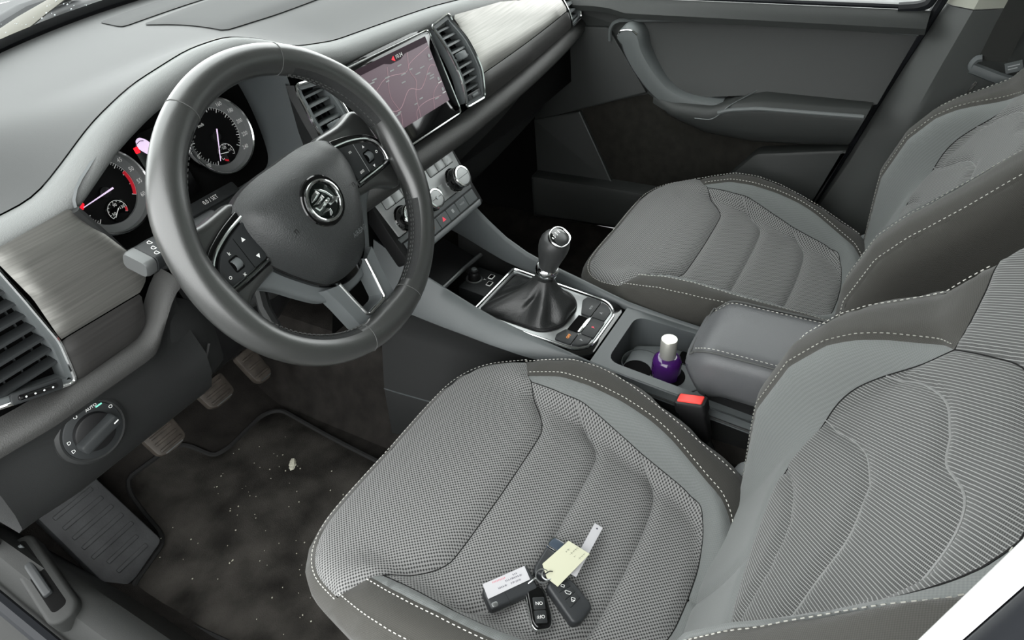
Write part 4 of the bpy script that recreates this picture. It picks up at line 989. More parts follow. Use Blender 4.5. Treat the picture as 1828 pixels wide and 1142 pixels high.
# perforated hand grips on the inside of the rim
for a0, a1 in ((30, 78), (-78, -30), (118, 160), (-160, -118)):
    secs = []
    for a in np.linspace(a0, a1, 20):
        S_ = np.array(rim_sec(a)); c = np.array((RR*math.sin(math.radians(a)), RR*math.cos(math.radians(a)), 0)); secs.append(WF(c+(S_[6:11]-c)*1.008))
    fix_normals(loft(secs, False, False).build('grip_insert', 'perf', sw, 80))
for a in (24, -24, 164, -164):
    S_ = np.array(rim_sec(a)); c = np.array((RR*math.sin(math.radians(a)), RR*math.cos(math.radians(a)), 0)); tube(WF(c+(S_-c)*1.004), .0006, True, 5).build('rim_seam', 'thread_d', sw)
cur = []
for a0, a1 in ((28, 80), (-80, -28), (112, 162), (-162, -112)):
    for zz in (.0045, .0):
        cur.append(WF([((RR-.0176-.001)*math.sin(math.radians(a)), (RR-.0176-.001)*math.cos(math.radians(a)), zz+.0012*math.sin(i*PI)) for i, a in enumerate(np.arange(a0, a1, 1.0))]))
stitches(cur, 'thread_d', sw, 'rim_stitching', .004, .002, .0007)
# hub: airbag cover
ABR = [(0, .0605), (.03, .0605), (.058, .0575), (.076, .051), (.087, .041), (.092, .026), (.0915, .006), (.087, -.012), (.077, -.032), (.064, -.052), (.05, -.070), (.036, -.084), (.018, -.0905), (0, -.092)]
AB = cr(ABR+[(-x, y) for x, y in ABR[1:-1][::-1]], 4, True)
def ab_lift(P, h):
    P = np.asarray(P, float); d, _ = dist_poly(P, AB); z = -.016+.030*(1-np.exp(-(d/.016)**1.3))+.008*np.clip(1-(P[:, 0]**2+(P[:, 1]+.002)**2)/.07**2, 0, 1)
    return WF(np.c_[P, z+h])
hub = panel('airbag_cover', AB, ab_lift, M['airbag'], sw, .006, 0, 1, angle=80)
loft([WF(np.c_[AB, np.full(len(AB), -.016)]), WF(np.c_[AB*1.0, np.full(len(AB), -.03)]), WF(np.c_[AB*.9, np.full(len(AB), -.05)])], True, True).build('hub_side', 'black', sw)
text('AIRBAG', WF, .0085, M['hard2'], hub, 'embossed_airbag_mark', .022, -.052, .0178, rot=math.radians(0), sx=.8)
for sx in (-1, 1): text('n', WF, .011, M['black'], hub, 'embossed_horn_mark', sx*.052, -.004, .0185)
# emblem
EF = WF.sub(.0, .003, .0195)
em = lathe([(.0300, -.006), (.0300, .001), (.0288, .0022), (.024, .002)], EF, 48).build('emblem', 'gloss', sw)
tube(EF(np.c_[circle(.0230, 48), np.full(48, .0030)]), .0022, True, 8).build('emblem_ring', 'chrome', em)
lathe([(.0212, .002), (.018, .0028), (.006, .0034)], EF, 40).build('emblem_disc', mat('emblem_dark_green', (18, 24, 22), .12, .6, coat=.5), em)
def ep(pts): return np.array(pts)*.0208
z_ = .0035
for poly in ([(-.82, .30), (-.55, .62), (-.15, .72), (-.02, .45), (-.45, .30)], [(-.88, .18), (-.48, .22), (.02, .36), (.08, .12), (-.42, .02)], [(-.86, .04), (-.45, -.06), (.08, .02), (.10, -.22), (-.42, -.30), (-.70, -.32)],
             [(-.20, .80), (.12, .66), (.40, .36), (.58, .0), (.62, -.12), (.50, -.08), (.30, .26), (.02, .56)], [(.12, -.22), (.55, -.20), (.52, -.02), (.94, -.30), (.60, -.56), (.58, -.38), (.12, -.42)],
             [(-.60, -.46), (-.20, -.40), (.02, -.52), (.0, -.80), (-.22, -.86), (-.10, -.62), (-.30, -.56)]):
    prism(rpoly(ep(poly), .0008), EF, z_-.001, z_+.0006, .0004).build('winged_arrow', 'chrome', em)
lathe([(.0026, z_), (.0024, z_+.0012), (.0012, z_+.0013)], EF.sub(.0040, -.0015), 16).build('winged_arrow', 'chrome', em)
# side spokes
SPR = [(.080, .046), (.108, .040), (.134, .030), (.150, .017), (.157, .001), (.157, -.014), (.151, -.0215), (.125, -.0225), (.082, -.021)]
for sg in (1, -1):
    mk = lambda pts: np.array([(sg*x, y) for x, y in pts])
    lea = prism(rpoly(mk([(.070, .056), (.118, .053), (.150, .060), (.160, .04), (.162, -.04), (.150, -.058), (.120, -.036), (.070, -.03)]), [.01, .02, .01, .02, .02, .01, .02, .01]), WF, -.036, -.017, .008, seg=4).build('spoke_cover', 'leather', sw)
    sp = prism(rpoly(mk(SPR), [.002, .02, .02, .015, .01, .008, .006, .01, .002]), WF, -.030, -.0105, .002, seg=3).build('side_spoke', 'gloss', sw, label='right spoke with button pad' if sg > 0 else 'left spoke with button pad')
    ch = cr(mk([(.078, .0385), (.106, .0330), (.131, .0235), (.1445, .011), (.1485, -.004), (.1470, -.0135), (.1420, -.0160), (.120, -.0162), (.084, -.0150)]), 5)
    tube(WF(np.c_[ch, np.full(len(ch), -.0095)]), .0019, n=8).build('spoke_trim', 'chrome', sp)
    padp = rpoly(mk([(.080, .0345), (.106, .0285), (.127, .0205), (.1395, .009), (.1440, -.004), (.1425, -.0125), (.120, -.0130), (.084, -.0118)]), .004)
    pd = prism(padp, WF, -.012, -.0075, .0015).build('button_pad', 'btn', sp)
    prism(rrect(.0125, .016, .002, sg*.119, .0035), WF, -.008, -.0072).build('wheel_recess', 'void', sp)
    g = Fr(WF([(sg*.119, .0035, -.0085)])[0], WF.n, WF.u); g = Fr(WF([(sg*.119-.0048, .0035, -.0085)])[0], WF.u, WF.n)
    lathe([(.0055, 0), (.0062, .001), (.0062, .0086), (.0055, .0096)], g, 20).build('scroll_wheel', 'greyp', sp)
    tri = lambda x, y, d, s=.0026: flat([(x-s, y-d*s*.8), (x+s, y-d*s*.8), (x, y+d*s)], WF, -.0071)
    if sg < 0:
        tri(-.096, .0195, 1).build('button_mark', 'white', sp); tri(-.0925, -.0045, -1).build('button_mark', 'white', sp)
        text('o', WF, .008, M['white'], sp, 'button_mark', -.1345, -.003, -.0071); text('k', WF, .006, M['white'], sp, 'button_mark', -.119, .0165, -.0071); text('x', WF, .007, M['white'], sp, 'button_mark', -.119, -.0098, -.0071)
        polyline(WF, [(-.105, .0260), (-.1045, -.0118)], .0007, -.0071).build('button_gap', 'void', sp)
    else:
        tri(.119, .0175, 1, .002).build('button_mark', 'white', sp); tri(.119, -.0098, -1, .002).build('button_mark', 'white', sp)
        text('o', WF, .008, M['white'], sp, 'button_mark', .1345, .003, -.0071); text('m', WF, .006, M['white'], sp, 'button_mark', .096, .022, -.0071); text('000', WF, .005, M['white'], sp, 'button_mark', .096, -.006, -.0071)
        polyline(WF, [(.107, .0275), (.1065, -.0118)], .0007, -.0071).build('button_gap', 'grey_print', sp)
# gloss apron under the airbag
ap = cr([(-.086, -.018), (-.075, -.040), (-.058, -.064), (-.040, -.085), (-.018, -.098), (0, -.101), (.018, -.098), (.040, -.085), (.058, -.064), (.075, -.040), (.086, -.018)], 4)
prism(np.vstack([ap, [(.06, -.02), (-.06, -.02)]]), WF, -.034, -.017, .002).build('hub_apron', 'gloss', sw)
rc = cr([(-.135, -.024), (-.108, -.036), (-.088, -.052), (-.066, -.080), (-.046, -.102), (-.022, -.113), (0, -.115), (.022, -.113), (.046, -.102), (.066, -.080), (.088, -.052), (.108, -.036), (.135, -.024)], 4)
prism(np.vstack([rc, [(.06, -.01), (-.06, -.01)]]), WF, -.046, -.026, .006, seg=3).build('rear_cover', 'greyp', sw)
# lower spoke with the open chrome frame
so = [(-.047, -.086), (-.041, -.115), (-.036, -.152), (-.030, -.160), (.030, -.160), (.036, -.152), (.041, -.115), (.047, -.086)]
si = [(-.0265, -.090), (-.0225, -.118), (-.0185, -.141), (-.015, -.1445), (.015, -.1445), (.0185, -.141), (.0225, -.118), (.0265, -.090)]
O_, I_ = resample(rpoly(so, .006), .004), resample(rpoly(si, .004), .004)
O_ = resample(np.array(rpoly(so, .004)), .5*1e-2) if False else O_
n_ = 40
def rs_(P, n):
    P = np.array(P, float); d = np.r_[0, np.cumsum(np.linalg.norm(np.diff(P, axis=0), axis=1))]; t = np.linspace(0, d[-1], n); return np.stack([np.interp(t, d, P[:, k]) for k in range(2)], 1)
A_, B_ = rs_(so, n_), rs_(si, n_)
ls_ = fix_normals(loft([WF(np.c_[A_, np.full(n_, -.038)]), WF(np.c_[A_, np.full(n_, -.014)]), WF(np.c_[A_*.985+np.array((0, -.0012)), np.full(n_, -.0105)]), WF(np.c_[B_*1.03, np.full(n_, -.0105)]), WF(np.c_[B_, np.full(n_, -.013)]), WF(np.c_[B_, np.full(n_, -.038)])], False, False).build('lower_spoke', 'greyp', sw, 30))
tube(WF(np.c_[B_*1.015, np.full(n_, -.0100)]), .0022, n=8).build('spoke_trim', 'chrome', ls_)
# column shroud behind the wheel
AX = lean_frame((-.371, 0, .767), math.degrees(.40))
co_ = thing('steering_column', 'dark plastic steering column shroud behind the wheel', 'steering column', (-.371, .12, .66))
loft([AX(np.c_[rrect(w, h, .03, 0, cy), np.full(20, z)]) for w, h, cy, z in ((.080, .070, -.024, -.052), (.095, .080, -.030, -.062), (.105, .090, -.036, -.09), (.115, .098, -.042, -.14), (.13, .105, -.048, -.225))]).build('shroud', 'hard', co_)
loft([AX(np.c_[circle(.052, 20, 0, -.02), np.full(20, -.03)]), AX(np.c_[circle(.05, 20, 0, -.02), np.full(20, -.056)])]).build('hub_boss', 'black', co_)
tube(AX([(-.06, -.062, -.10), (-.075, -.085, -.09), (-.085, -.105, -.075), (-.10, -.118, -.07)]), .008, n=8, flat=1.4).build('tilt_lever', 'hard', co_)
# stalks
def stalk(tip, base, nm, label, cap, prints):
    r = thing(nm, label, 'stalk', tuple(base)); tip, base = np.array(tip), np.array(base); d = tip-base; L = np.linalg.norm(d)
    f = Fr(base, np.cross(d/L, (0, -.35, .94)), (0, -.35, .94)); z = d/L
    f = Fr(base, (0, 1, 0) if False else np.cross((0, -.35, .94), z), (0, -.35, .94)); f.n = z; f.u = np.array((0, -.35, .94))-z*(np.array((0, -.35, .94))@z); f.u /= np.linalg.norm(f.u); f.r = np.cross(f.u, z)
    body = loft([f(np.c_[rrect(w, h, .006), np.full(20, q*L)]) for w, h, q in ((.016, .014, 0), (.018, .015, .35), (.028, .018, .5), (.034, .020, .72), (.034, .020, .875), (.031, .018, .885))]).build('stalk_body', 'btn', r)
    if cap:
        loft([f(np.c_[rrect(w, h, .006), np.full(20, q*L)]) for w, h, q in ((.030, .018, .885), (.034, .0205, .895), (.034, .0205, .97), (.031, .018, 1.0))]).build('stalk_cap', 'stalkcap', r)
    top = Fr(f([(0, .0095, .84*L)])[0], z, -f.r if cap else -f.r)
    if top.n@f.u < 0: top = Fr(top.o, top.r, -top.u)
    for s, x, y, sz in prints: text(s, top, sz, M['white'], r, 'stalk_print', x, y, .0008)
    return r
stalk((-.537, .111, .757), (-.415, .128, .752), 'indicator_stalk', 'indicator stalk with silver end cap left of the column', True, [('D', -.002, .009, .008), ('D', -.006, .001, .008), ('D', -.010, -.008, .008), ('<=', -.012, .010, .009), ('=>', -.02, .003, .008)])
stalk((-.196, .074, .786), (-.315, .125, .742), 'wiper_stalk', 'wiper stalk with white symbols right of the column', False, [('o', .004, -.004, .008), ('p', .004, .005, .007), ('w', -.010, .002, .007), ('iiii', -.028, .001, .006)])

# ================================================================== centre console
KC = Fr((0, -.1, .392), (1, 0, 0), (0, math.cos(math.radians(5.4)), math.sin(math.radians(5.4))))
con = thing('centre_console', 'dark grey centre console running between the front seats', 'console', (0, -.15, .14))
YS = [-.62, -.45, -.30, -.20, -.112, -.06, 0, .06, .10, .15, .20, .25, .29]
def hcrest(y): return itp(y, YS, [.0, .0, .0, .0, .003, .010, .018, .027, .036, .054, .078, .108, .130])
def xin(y): return itp(y, YS, [.083, .083, .083, .083, .083, .085, .088, .089, .089, .092, .100, .108, .112])
def xout(y): return itp(y, YS, [.094, .094, .094, .094, .096, .106, .115, .120, .122, .127, .132, .136, .138])
ys = np.linspace(-.61, .285, 60)
for sg in (-1, 1):
    low = lambda y: KC([(0, y, 0)])[0]
    secs = []; side = []
    for y in ys:
        hc, xi, xo = hcrest(y), xin(y), xout(y); base = KC([(0, y, 0)])[0][2]
        secs.append(KC([(sg*(xi-.002), y, hc*.25-.010), (sg*xi, y, hc-.006), (sg*(xi+.0025), y, hc-.001), (sg*(xi+.007), y, hc), (sg*(xi*.45+xo*.55), y, hc*.75-.0015), (sg*xo, y, hc*.30-.012), (sg*(xo+.001), y, hc*.25-.017)]))
        q = KC([(sg*(xo+.001), y, hc*.25-.017), (sg*(xo-.004), y, hc*.2-.022), (sg*(xo-.004), y, -.06)]); a = xo-.004+.036*float(sm(y, .07, .17))
        side.append([*q, (sg*a, q[0][1], .24), (sg*(a+.012), q[0][1], .10)])
    fix_normals(loft(secs, False, False).build('side_rail', 'hard2', con, 60)); fix_normals(loft(side, False, False).build('side_panel', 'hard', con, 60))
    tube([s[3] for s in side[20:]], .0012, n=5).build('panel_joint', 'hard2', con)
# gear panel with its bright frame
gp = rpoly([(-.086, .128), (.086, .128), (.080, -.095), (.066, -.110), (-.066, -.110), (-.080, -.095)], [.003, .003, .02, .01, .01, .02], 6)
prism(gp, KC, -.03, .0, .002).build('gear_panel', 'gloss', con)
fr_ = rpoly([(-.079, .122), (.079, .122), (.073, -.078), (.050, -.101), (-.050, -.101), (-.073, -.078)], [.004, .004, .03, .02, .02, .03], 6)
tube(KC(np.c_[resample(fr_, .004, True), np.full(len(resample(fr_, .004, True)), .0015)]), .0026, True, 8).build('gear_frame', 'chrome', con)
prism(inset(ccw(fr_), .003), KC, -.004, .0008, .0004).build('gear_plate', 'satin', con)
# buttons round the selector
def kb(poly, mk=None, mm='white', x=0, y=0, sz=.007):
    b = prism(rpoly(poly, .003), KC, -.001, .0045, .0012).build('console_button', 'btn', con)
    if mk: text(mk, KC, sz, M[mm], b, 'button_print', x, y, .0047)
kb([(.053, -.036), (.066, -.040), (.0655, -.068), (.017, -.068), (.017, -.050)], 'eco', 'grey_print', .040, -.058, .008)
kb([(.0645, -.0695), (.060, -.083), (.048, -.094), (.017, -.094), (.017, -.0695)], 'A', 'grey_print', .034, -.081, .008)
kb([(.0155, -.0725), (.0155, -.096), (-.033, -.096), (-.033, -.0725)], 'P', 'redicon', -.008, -.085, .009)
kb([(-.0345, -.0705), (-.0345, -.094), (-.050, -.094), (-.062, -.082), (-.066, -.0705)], 'P', 'grey_print', -.048, -.081, .008)
kb([(-.0345, -.045), (-.0345, -.069), (-.0665, -.069), (-.067, -.040), (-.054, -.037)], 'OFF', 'amber', -.050, -.058, .007)
flat([(.014, -.047), (.014, -.071), (-.031, -.071), (-.031, -.046)], KC, .0012).build('button_well', 'void', con)
prism([(.014, -.0655), (.014, -.0715), (-.031, -.0715), (-.031, -.0655)], KC, .001, .0048, .001).build('brake_switch_lip', 'chrome', con)
# front tray with sockets
prism(rpoly([(-.088, .255), (.088, .255), (.088, .126), (-.088, .126)], .004), KC, -.075, -.058, .002).build('tray_floor', 'black', con)
tf = Fr(KC([(.045, .168, -.028)])[0], (1, 0, 0), (0, 1, .10)); prism(rpoly([(-.035, .038), (.042, .038), (.040, -.038), (-.035, -.036)], .004), tf, -.03, 0, .002).build('socket_plate', 'btn', con)
so_ = lathe([(.0165, -.002), (.0165, .0018), (.0135, .0022), (.0125, .0005)], tf.sub(.002, .024), 28, cap1=False).build('power_socket', 'satin', con)
lathe([(.0115, -.001), (.0115, .013), (.0095, .016), (.0088, .017), (.0088, .022), (.0075, .0235)], tf.sub(.002, .024), 24).build('socket_plug', 'black', so_)
lathe([(.0055, .0236), (.005, .0242)], tf.sub(.002, .024), 16).build('plug_mark', 'greyp', so_)
for x, y in ((.024, -.002), (.003, -.010)):
    u = prism(rrect(.014, .010, .0015, x, y), tf, -.001, .0012, .0005).build('usb_port', 'white', con); flat(rrect(.0118, .0078, .0012, x, y), tf, .0014).build('usb_opening', 'gloss', u)
text('Y', tf, .008, M['white'], con, 'usb_mark', .010, .004, .0004)
tube(KC([(-.092, .212, -.008), (-.03, .214, -.010), (.05, .214, -.010), (.096, .206, -.004)]), .0045, n=8).build('tray_lid_edge', 'satin', con)
fix_normals(loft([KC([(-.09, y, h), (.09, y, h)]) for y, h in ((.215, -.010), (.25, .0), (.29, .01))], False, False).build('tray_lid', 'black', con))
prism(rrect(.05, .06, .01, -.045, .165), KC, -.06, -.045, .006).build('phone_pad', 'rubber', con)
tube(cr([tuple(KC([(-.085, .14, -.04)])[0]), tuple(KC([(-.05, .165, -.035)])[0]), tuple(KC([(-.02, .16, -.04)])[0])], 5), .006, n=8).build('tray_lip', 'hard2', con)
# rear part: cup holder
oo = rpoly([(-.083, -.112), (.083, -.112), (.083, -.60), (-.083, -.60)], .001, 5); oi = rpoly([(-.064, -.134), (.066, -.134), (.074, -.33), (-.066, -.33)], [.022, .022, .012, .012], 5)
hb = rpoly([(-.060, -.138), (.062, -.138), (.070, -.327), (-.062, -.327)], [.02, .02, .012, .012], 5)
fix_normals(loft([KC(np.c_[oo, np.full(24, -.012)]), KC(np.c_[oo, np.full(24, -.003)]), KC(np.c_[oi*1.01, np.full(24, -.003)]), KC(np.c_[oi, np.full(24, -.006)]), KC(np.c_[hb, np.full(24, -.075)])], True, False).build('cup_tray', 'hard2', con, 40))
prism(rpoly([(-.062, -.137), (.064, -.137), (.071, -.33), (-.063, -.33)], .012), KC, -.085, -.072, .002).build('cup_floor', 'hard', con)
for cx, cy in ((-.002, -.178), (-.004, -.247)):
    w = lathe([(.036, -.0715), (.036, -.041), (.0345, -.0402), (.034, -.042), (.033, -.070)], KC.sub(cx, cy), 32, cap1=False).build('cup_well', 'hard2', con)
prism(np.vstack([rpoly([(-.060, -.150), (.036, -.150), (.062, -.20), (.064, -.30), (-.060, -.30)], .006)]), KC, -.073, -.042, .003).build('cup_insert', 'greyp', con)
for cx, cy, rr_ in ((-.022, -.176, .024), (-.008, -.226, .029)): flat(circle(rr_, 28, cx, cy), KC, -.0415).build('cup_opening', 'void', con)
prism(rrect(.030, .046, .005, .046, -.250), KC, -.05, -.0405).build('key_slot', 'void', con)
prism(rrect(.012, .022, .002, -.035, -.312), KC, -.06, -.044, .002).build('bottle_opener', 'satin', con); flat(rrect(.006, .012, .001, -.035, -.312), KC, -.0435).build('opener_slot', 'void', con)
tube(KC([(-.0955, y, -.011) for y in np.linspace(-.11, -.60, 8)]), .0018, n=6).build('edge_bead', 'hard', con)

# ================================================================== armrest
ar = thing('armrest', 'padded dark grey leatherette armrest lid on the console', 'armrest', (.005, -.55, .36))
def arm_sec(y):
    t = float(sm(-y, .352, .40)); w = .050+.030*math.sqrt(max(0, min(1, (-y-.358)/.035))); top = .425+.026*t; bot = .395-.035*t
    if -y > .42: bot = .368
    c = .006; r = .012
    return [(c-w*.92, y, bot), (c-w, y, bot+.018), (c-w, y, top-.022), (c-w+.003, y, top-.012), (c-w+.010, y, top-.004), (c-w*.6, y, top-.001), (c, y, top), (c+w*.6, y, top-.001), (c+w-.010, y, top-.004), (c+w-.003, y, top-.012), (c+w, y, top-.022), (c+w, y, bot+.018), (c+w*.92, y, bot)]
yy = list(-.36-np.array([0, .002, .006, .012, .02, .03, .045, .07, .12, .2, .3, .345, .35]))
fix_normals(loft([arm_sec(y) for y in yy]).build('lid', 'armrest', ar, 70))
def edge(k, e=.0): return [np.array(arm_sec(y)[k])+np.array((0, 0, e)) for y in yy[2:]]
pipe = list(edge(4, .002))[::-1]+list(edge(8, .002)); tube(cr(pipe, 3), .0016, n=6).build('piping', 'thread_d', ar)
stitches([cr([np.array(arm_sec(y)[4])+np.array((.007, 0, .003)) for y in yy[3:]], 4), cr([np.array(arm_sec(y)[8])+np.array((-.007, 0, .003)) for y in yy[3:]], 4)], 'thread', ar, ln=.004, gap=.003, r=.0006)
box_mb(-.07, .082, -.70, -.40, .345, .372).build('hinge_block', 'black', ar)
prism(rrect(.03, .012, .003, 0, 0), Fr((.006, -.366, .392), (1, 0, 0), (0, .5, .87)), 0, .006, .002).build('lid_catch', 'greyp', ar)

# ================================================================== gear lever
gl = thing('gear_lever', 'gear lever with leather knob and folded black gaiter', 'gear lever', tuple(KC([(0, .04, 0)])[0]))
base = rpoly([(-.064, .110), (.064, .110), (.060, -.012), (.030, -.036), (-.030, -.036), (-.060, -.012)], [.012, .012, .02, .02, .02, .02], 6)
BN = resample(base, .35/72, True)[:72] if False else None
def ring_n(P, n):
    P = np.vstack([P, P[:1]]); d = np.r_[0, np.cumsum(np.linalg.norm(np.diff(P, axis=0), axis=1))]; t = np.linspace(0, d[-1], n, endpoint=False); return np.stack([np.interp(t, d, P[:, k]) for k in range(2)], 1)
N_ = 72; base = ring_n(base, N_); top = KC([(0, .018, .072)])[0]
tc2 = np.array((0, .016)); ang = np.arctan2(base[:, 1]-.036, base[:, 0])
secs = []
for t in np.linspace(0, 1, 20):
    k = (1-t)**1.05; c = np.array((0, .036))*(1-t)+tc2*t
    fold = (.30*np.sin(3*ang+.7)+.22*np.sin(5*ang+1.9)+.10*np.sin(9*ang))*math.sin(PI*min(1, t*1.05))*.9
    P = (base-np.array((0, .036)))*(k*(1+fold))[:, None]
    neck = np.c_[np.cos(ang), np.sin(ang)]*(.0145*(1+fold*.5))[:, None]*min(1, t*1.6)
    secs.append(KC(np.c_[P*(1-.0*t)+neck+c, np.full(N_, .003+.072*(.30*t+.70*t**2.4))+.016*np.sin(4*ang+1)*math.sin(PI*t)*(1-t)+.010*np.sin(PI*t)*(1-t)]))
fix_normals(loft(secs, True, False).build('gaiter', 'boot', gl, 80))
tube(KC(np.c_[base*1.0, np.full(N_, .003)]), .0028, True, 6).build('gaiter_ring', 'black', gl)
LV = Fr(KC([(0, .016, .070)])[0], (1, 0, 0), (0, .96, .30))
lathe([(.0150, -.03), (.0165, .000), (.0180, .010), (.0185, .016)], LV, 28).build('lever_sleeve', 'boot', gl)
lathe([(.0192, .010), (.0204, .015), (.0200, .023), (.0178, .026)], LV, 32).build('collar', 'chrome', gl)
kp = [(.0175, .024), (.0185, .032), (.0212, .044), (.0245, .056), (.0264, .066), (.0268, .074), (.0254, .083), (.0215, .090), (.013, .0942)]
secs = [LV(np.c_[circle(r, 36)*np.array((1.0, .95)), np.full(36, z)]) for r, z in kp]; loft(secs).build('knob', 'knob', gl, 80)
KT = LV.sub(0, -.003, .0885); KT = Fr(LV([(0, -.004, .0875)])[0], (1, 0, 0), LV.u*math.cos(.32)+LV.n*math.sin(.32))
ov = cr([(-.019, .004), (-.012, .013), (0, .0155), (.012, .013), (.019, .004), (.0165, -.009), (.007, -.0135), (-.007, -.0135), (-.0165, -.009)], 5, True)
ov = ov*1.14; kt = prism(ov, KT, -.006, .0050, .001).build('knob_badge', 'gloss', gl); tube(KT(np.c_[ov, np.full(len(ov), .0048)]), .0015, True, 6).build('badge_ring', 'chrome', kt)
for a, b in (((-.008, .006), (-.008, -.006)), ((0, .006), (0, -.006)), ((.008, .006), (.008, -.006)), ((-.012, 0), (.008, 0)), ((-.012, 0), (-.012, .005))): seg(KT, a, b, .0012, .0054).build('shift_line', 'chrome', kt)
for s, x, y in (('1', -.008, .0085), ('3', 0, .0095), ('5', .008, .0085), ('2', -.008, -.0085), ('4', 0, -.0095), ('6', .008, -.0085), ('R', -.0135, .0068)): text(s, KT, .0050, M['chrome'], kt, 'shift_number', x, y, .0054)

# ================================================================== loose things
# perfume bottle in the cup holder
bo = thing('spray_bottle', 'small purple glass bottle with pale metal cap in the cup holder', 'bottle', tuple(KC([(-.006, -.222, -.07)])[0]))
GB = Fr(KC([(-.006, -.222, -.0505)])[0], (1, 0, 0), (0, 1, .03))
lathe([(.0215, -.010), (.0240, -.008), (.0245, .0), (.0245, .034), (.0225, .042), (.017, .047), (.0135, .048)], GB, 36, cap0=True).build('bottle_body', 'purple', bo)
lathe([(.0135, .0475), (.0135, .083), (.0128, .084), (.011, .0842)], GB, 32).build('cap', 'capm', bo)

# pedals
for (x, y, z), nm, lb in (((-.452, .468, .245), 'clutch_pedal', 'clutch pedal with worn rubber pad, nearest the door'), ((-.325, .476, .248), 'brake_pedal', 'brake pedal with worn rubber pad, in the middle'), ((-.236, .462, .250), 'accelerator_pedal', 'accelerator pedal, closest to the centre console')):
    p = thing(nm, lb, 'pedal', (x, y, z-.03)); f = Fr((x, y, z), (1, .0, 0), (0, .62, .78)); w, h = (.066, .052) if nm != 'accelerator_pedal' else (.045, .075)
    pad = prism(rpoly([(-w/2, h/2), (w/2, h/2), (w*.46, -h*.35), (w*.2, -h/2), (-w*.2, -h/2), (-w*.46, -h*.35)], .008), f, -.012, .004, .003, bottom=True).build('pedal_pad', 'pedal', p)
    for k in range(3):
        prism(rrect(w*.7, .006, .002, 0, h*(.28-.27*k)), f, .003, .0062, .0015).build('pad_rib', 'pedal', pad)
    seg(f, (-w*.28, -h*.42), (w*.28, -h*.42), .002, .0050).build('pad_edge', 'satin', pad)
    tube([f([(0, h*.3, -.012)])[0], f([(0, .06, -.03)])[0], (x, y+.10, z+.12), (x, y+.12, z+.25)], .009, n=8).build('pedal_arm', 'black', p)

# floor mat
def mat_lift(P, h):
    return np.array([(x, y, floor_z(max(x, -.62), y)*1.0+.004+hh) if x < -.2 else (x, y, .10+max(0, y-.5)*.95+.004+hh+.20*(1-float(sm(abs(x), .11, .20)))) for (x, y), hh in zip(P, np.broadcast_to(h, (len(P),)))])
mpoly = rpoly([(-.215, .465), (-.232, .30), (-.245, .10), (-.25, -.10), (-.60, -.10), (-.635, .10), (-.655, .28), (-.672, .335), (-.655, .385), (-.565, .412), (-.552, .435), (-.530, .535), (-.515, .552), (-.415, .548), (-.395, .535), (-.372, .492), (-.345, .484), (-.245, .492)], [.03, .05, .03, .02, .02, .02, .02, .02, .03, .03, .02, .03, .02, .02, .02, .02, .02, .03], 5)
fm_ = thing('floor_mat', 'dusty black carpet floor mat in the driver footwell', 'floor mat', (-.43, .2, .10))
panel('mat_carpet', mpoly, mat_lift, M['mat'], fm_, .02, .005, .01)
mp3 = resample(mpoly, .01, True); tube(mat_lift(mp3, .003), .0048, True, 6).build('mat_binding', 'binding', fm_)
cm = MB()
for k in range(110):
    x, y = rng.uniform(-.60, -.26), rng.uniform(.0, .46); r0 = rng.choice([.0006, .0008, .0012]); c = mat_lift(np.array([(x, y)]), .0062)[0]; e = Fr(c, (1, rng.uniform(-1, 1), 0), (0, 1, 0)); rbox(e, r0*2, r0*1.4, r0, r0*.2, mb=cm, seg=1)
tag(cm.build('crumbs', 'debris'), 'scattered pale crumbs over the floor mat', 'crumbs', kind='stuff')
wd = thing('crumpled_scrap', 'small pale crumpled scrap lying on the floor mat', 'litter', tuple(mat_lift(np.array([(-.323, .324)]), .006)[0]))
for k, (dx, dy, s) in enumerate(((0, 0, .007), (.006, .005, .006), (-.006, -.004, .0055), (.010, .009, .004))):
    c = mat_lift(np.array([(-.323+dx, .324+dy)]), .0055)[0]; V = []; 
    q = bmesh.new(); bmesh.ops.create_icosphere(q, subdivisions=2, radius=s)
    vs = [(c[0]+v.co.x*(1+.35*math.sin(9*v.index)), c[1]+v.co.y*(1+.35*math.cos(7*v.index)), c[2]+max(-.001, v.co.z*.55*(1+.3*math.sin(5*v.index)))) for v in q.verts]; fs = [tuple(v.index for v in f.verts) for f in q.faces]; q.free()
    MB().add(vs, fs).build('scrap_piece', 'debris', wd, 20)
# foot rest
fr2 = thing('foot_rest', 'ribbed dark foot rest left of the clutch pedal', 'foot rest', (-.62, .45, .12))
FR = Fr((-.622, .478, .200), (1, .02, 0), (0, .70, .714))
prism(rpoly([(-.054, -.118), (-.02, -.125), (.054, -.108), (.054, .125), (-.046, .125)], .01), FR, -.03, .004, .004).build('rest_plate', 'rubber', fr2)
for k in range(10): prism(rrect(.084-.002*k if k > 1 else .06, .008, .002, .002, -.095+.0225*k), FR, .003, .0062, .0015).build('rib', 'rubber', fr2)

# ------------------------------------------------------------------ keys on the driver cushion
KS = Fr((-.371, -.300, .343+.0075), (1, 0, 0), (0, 1, .27))
def mid(p): return np.mean(np.array(p), 0)
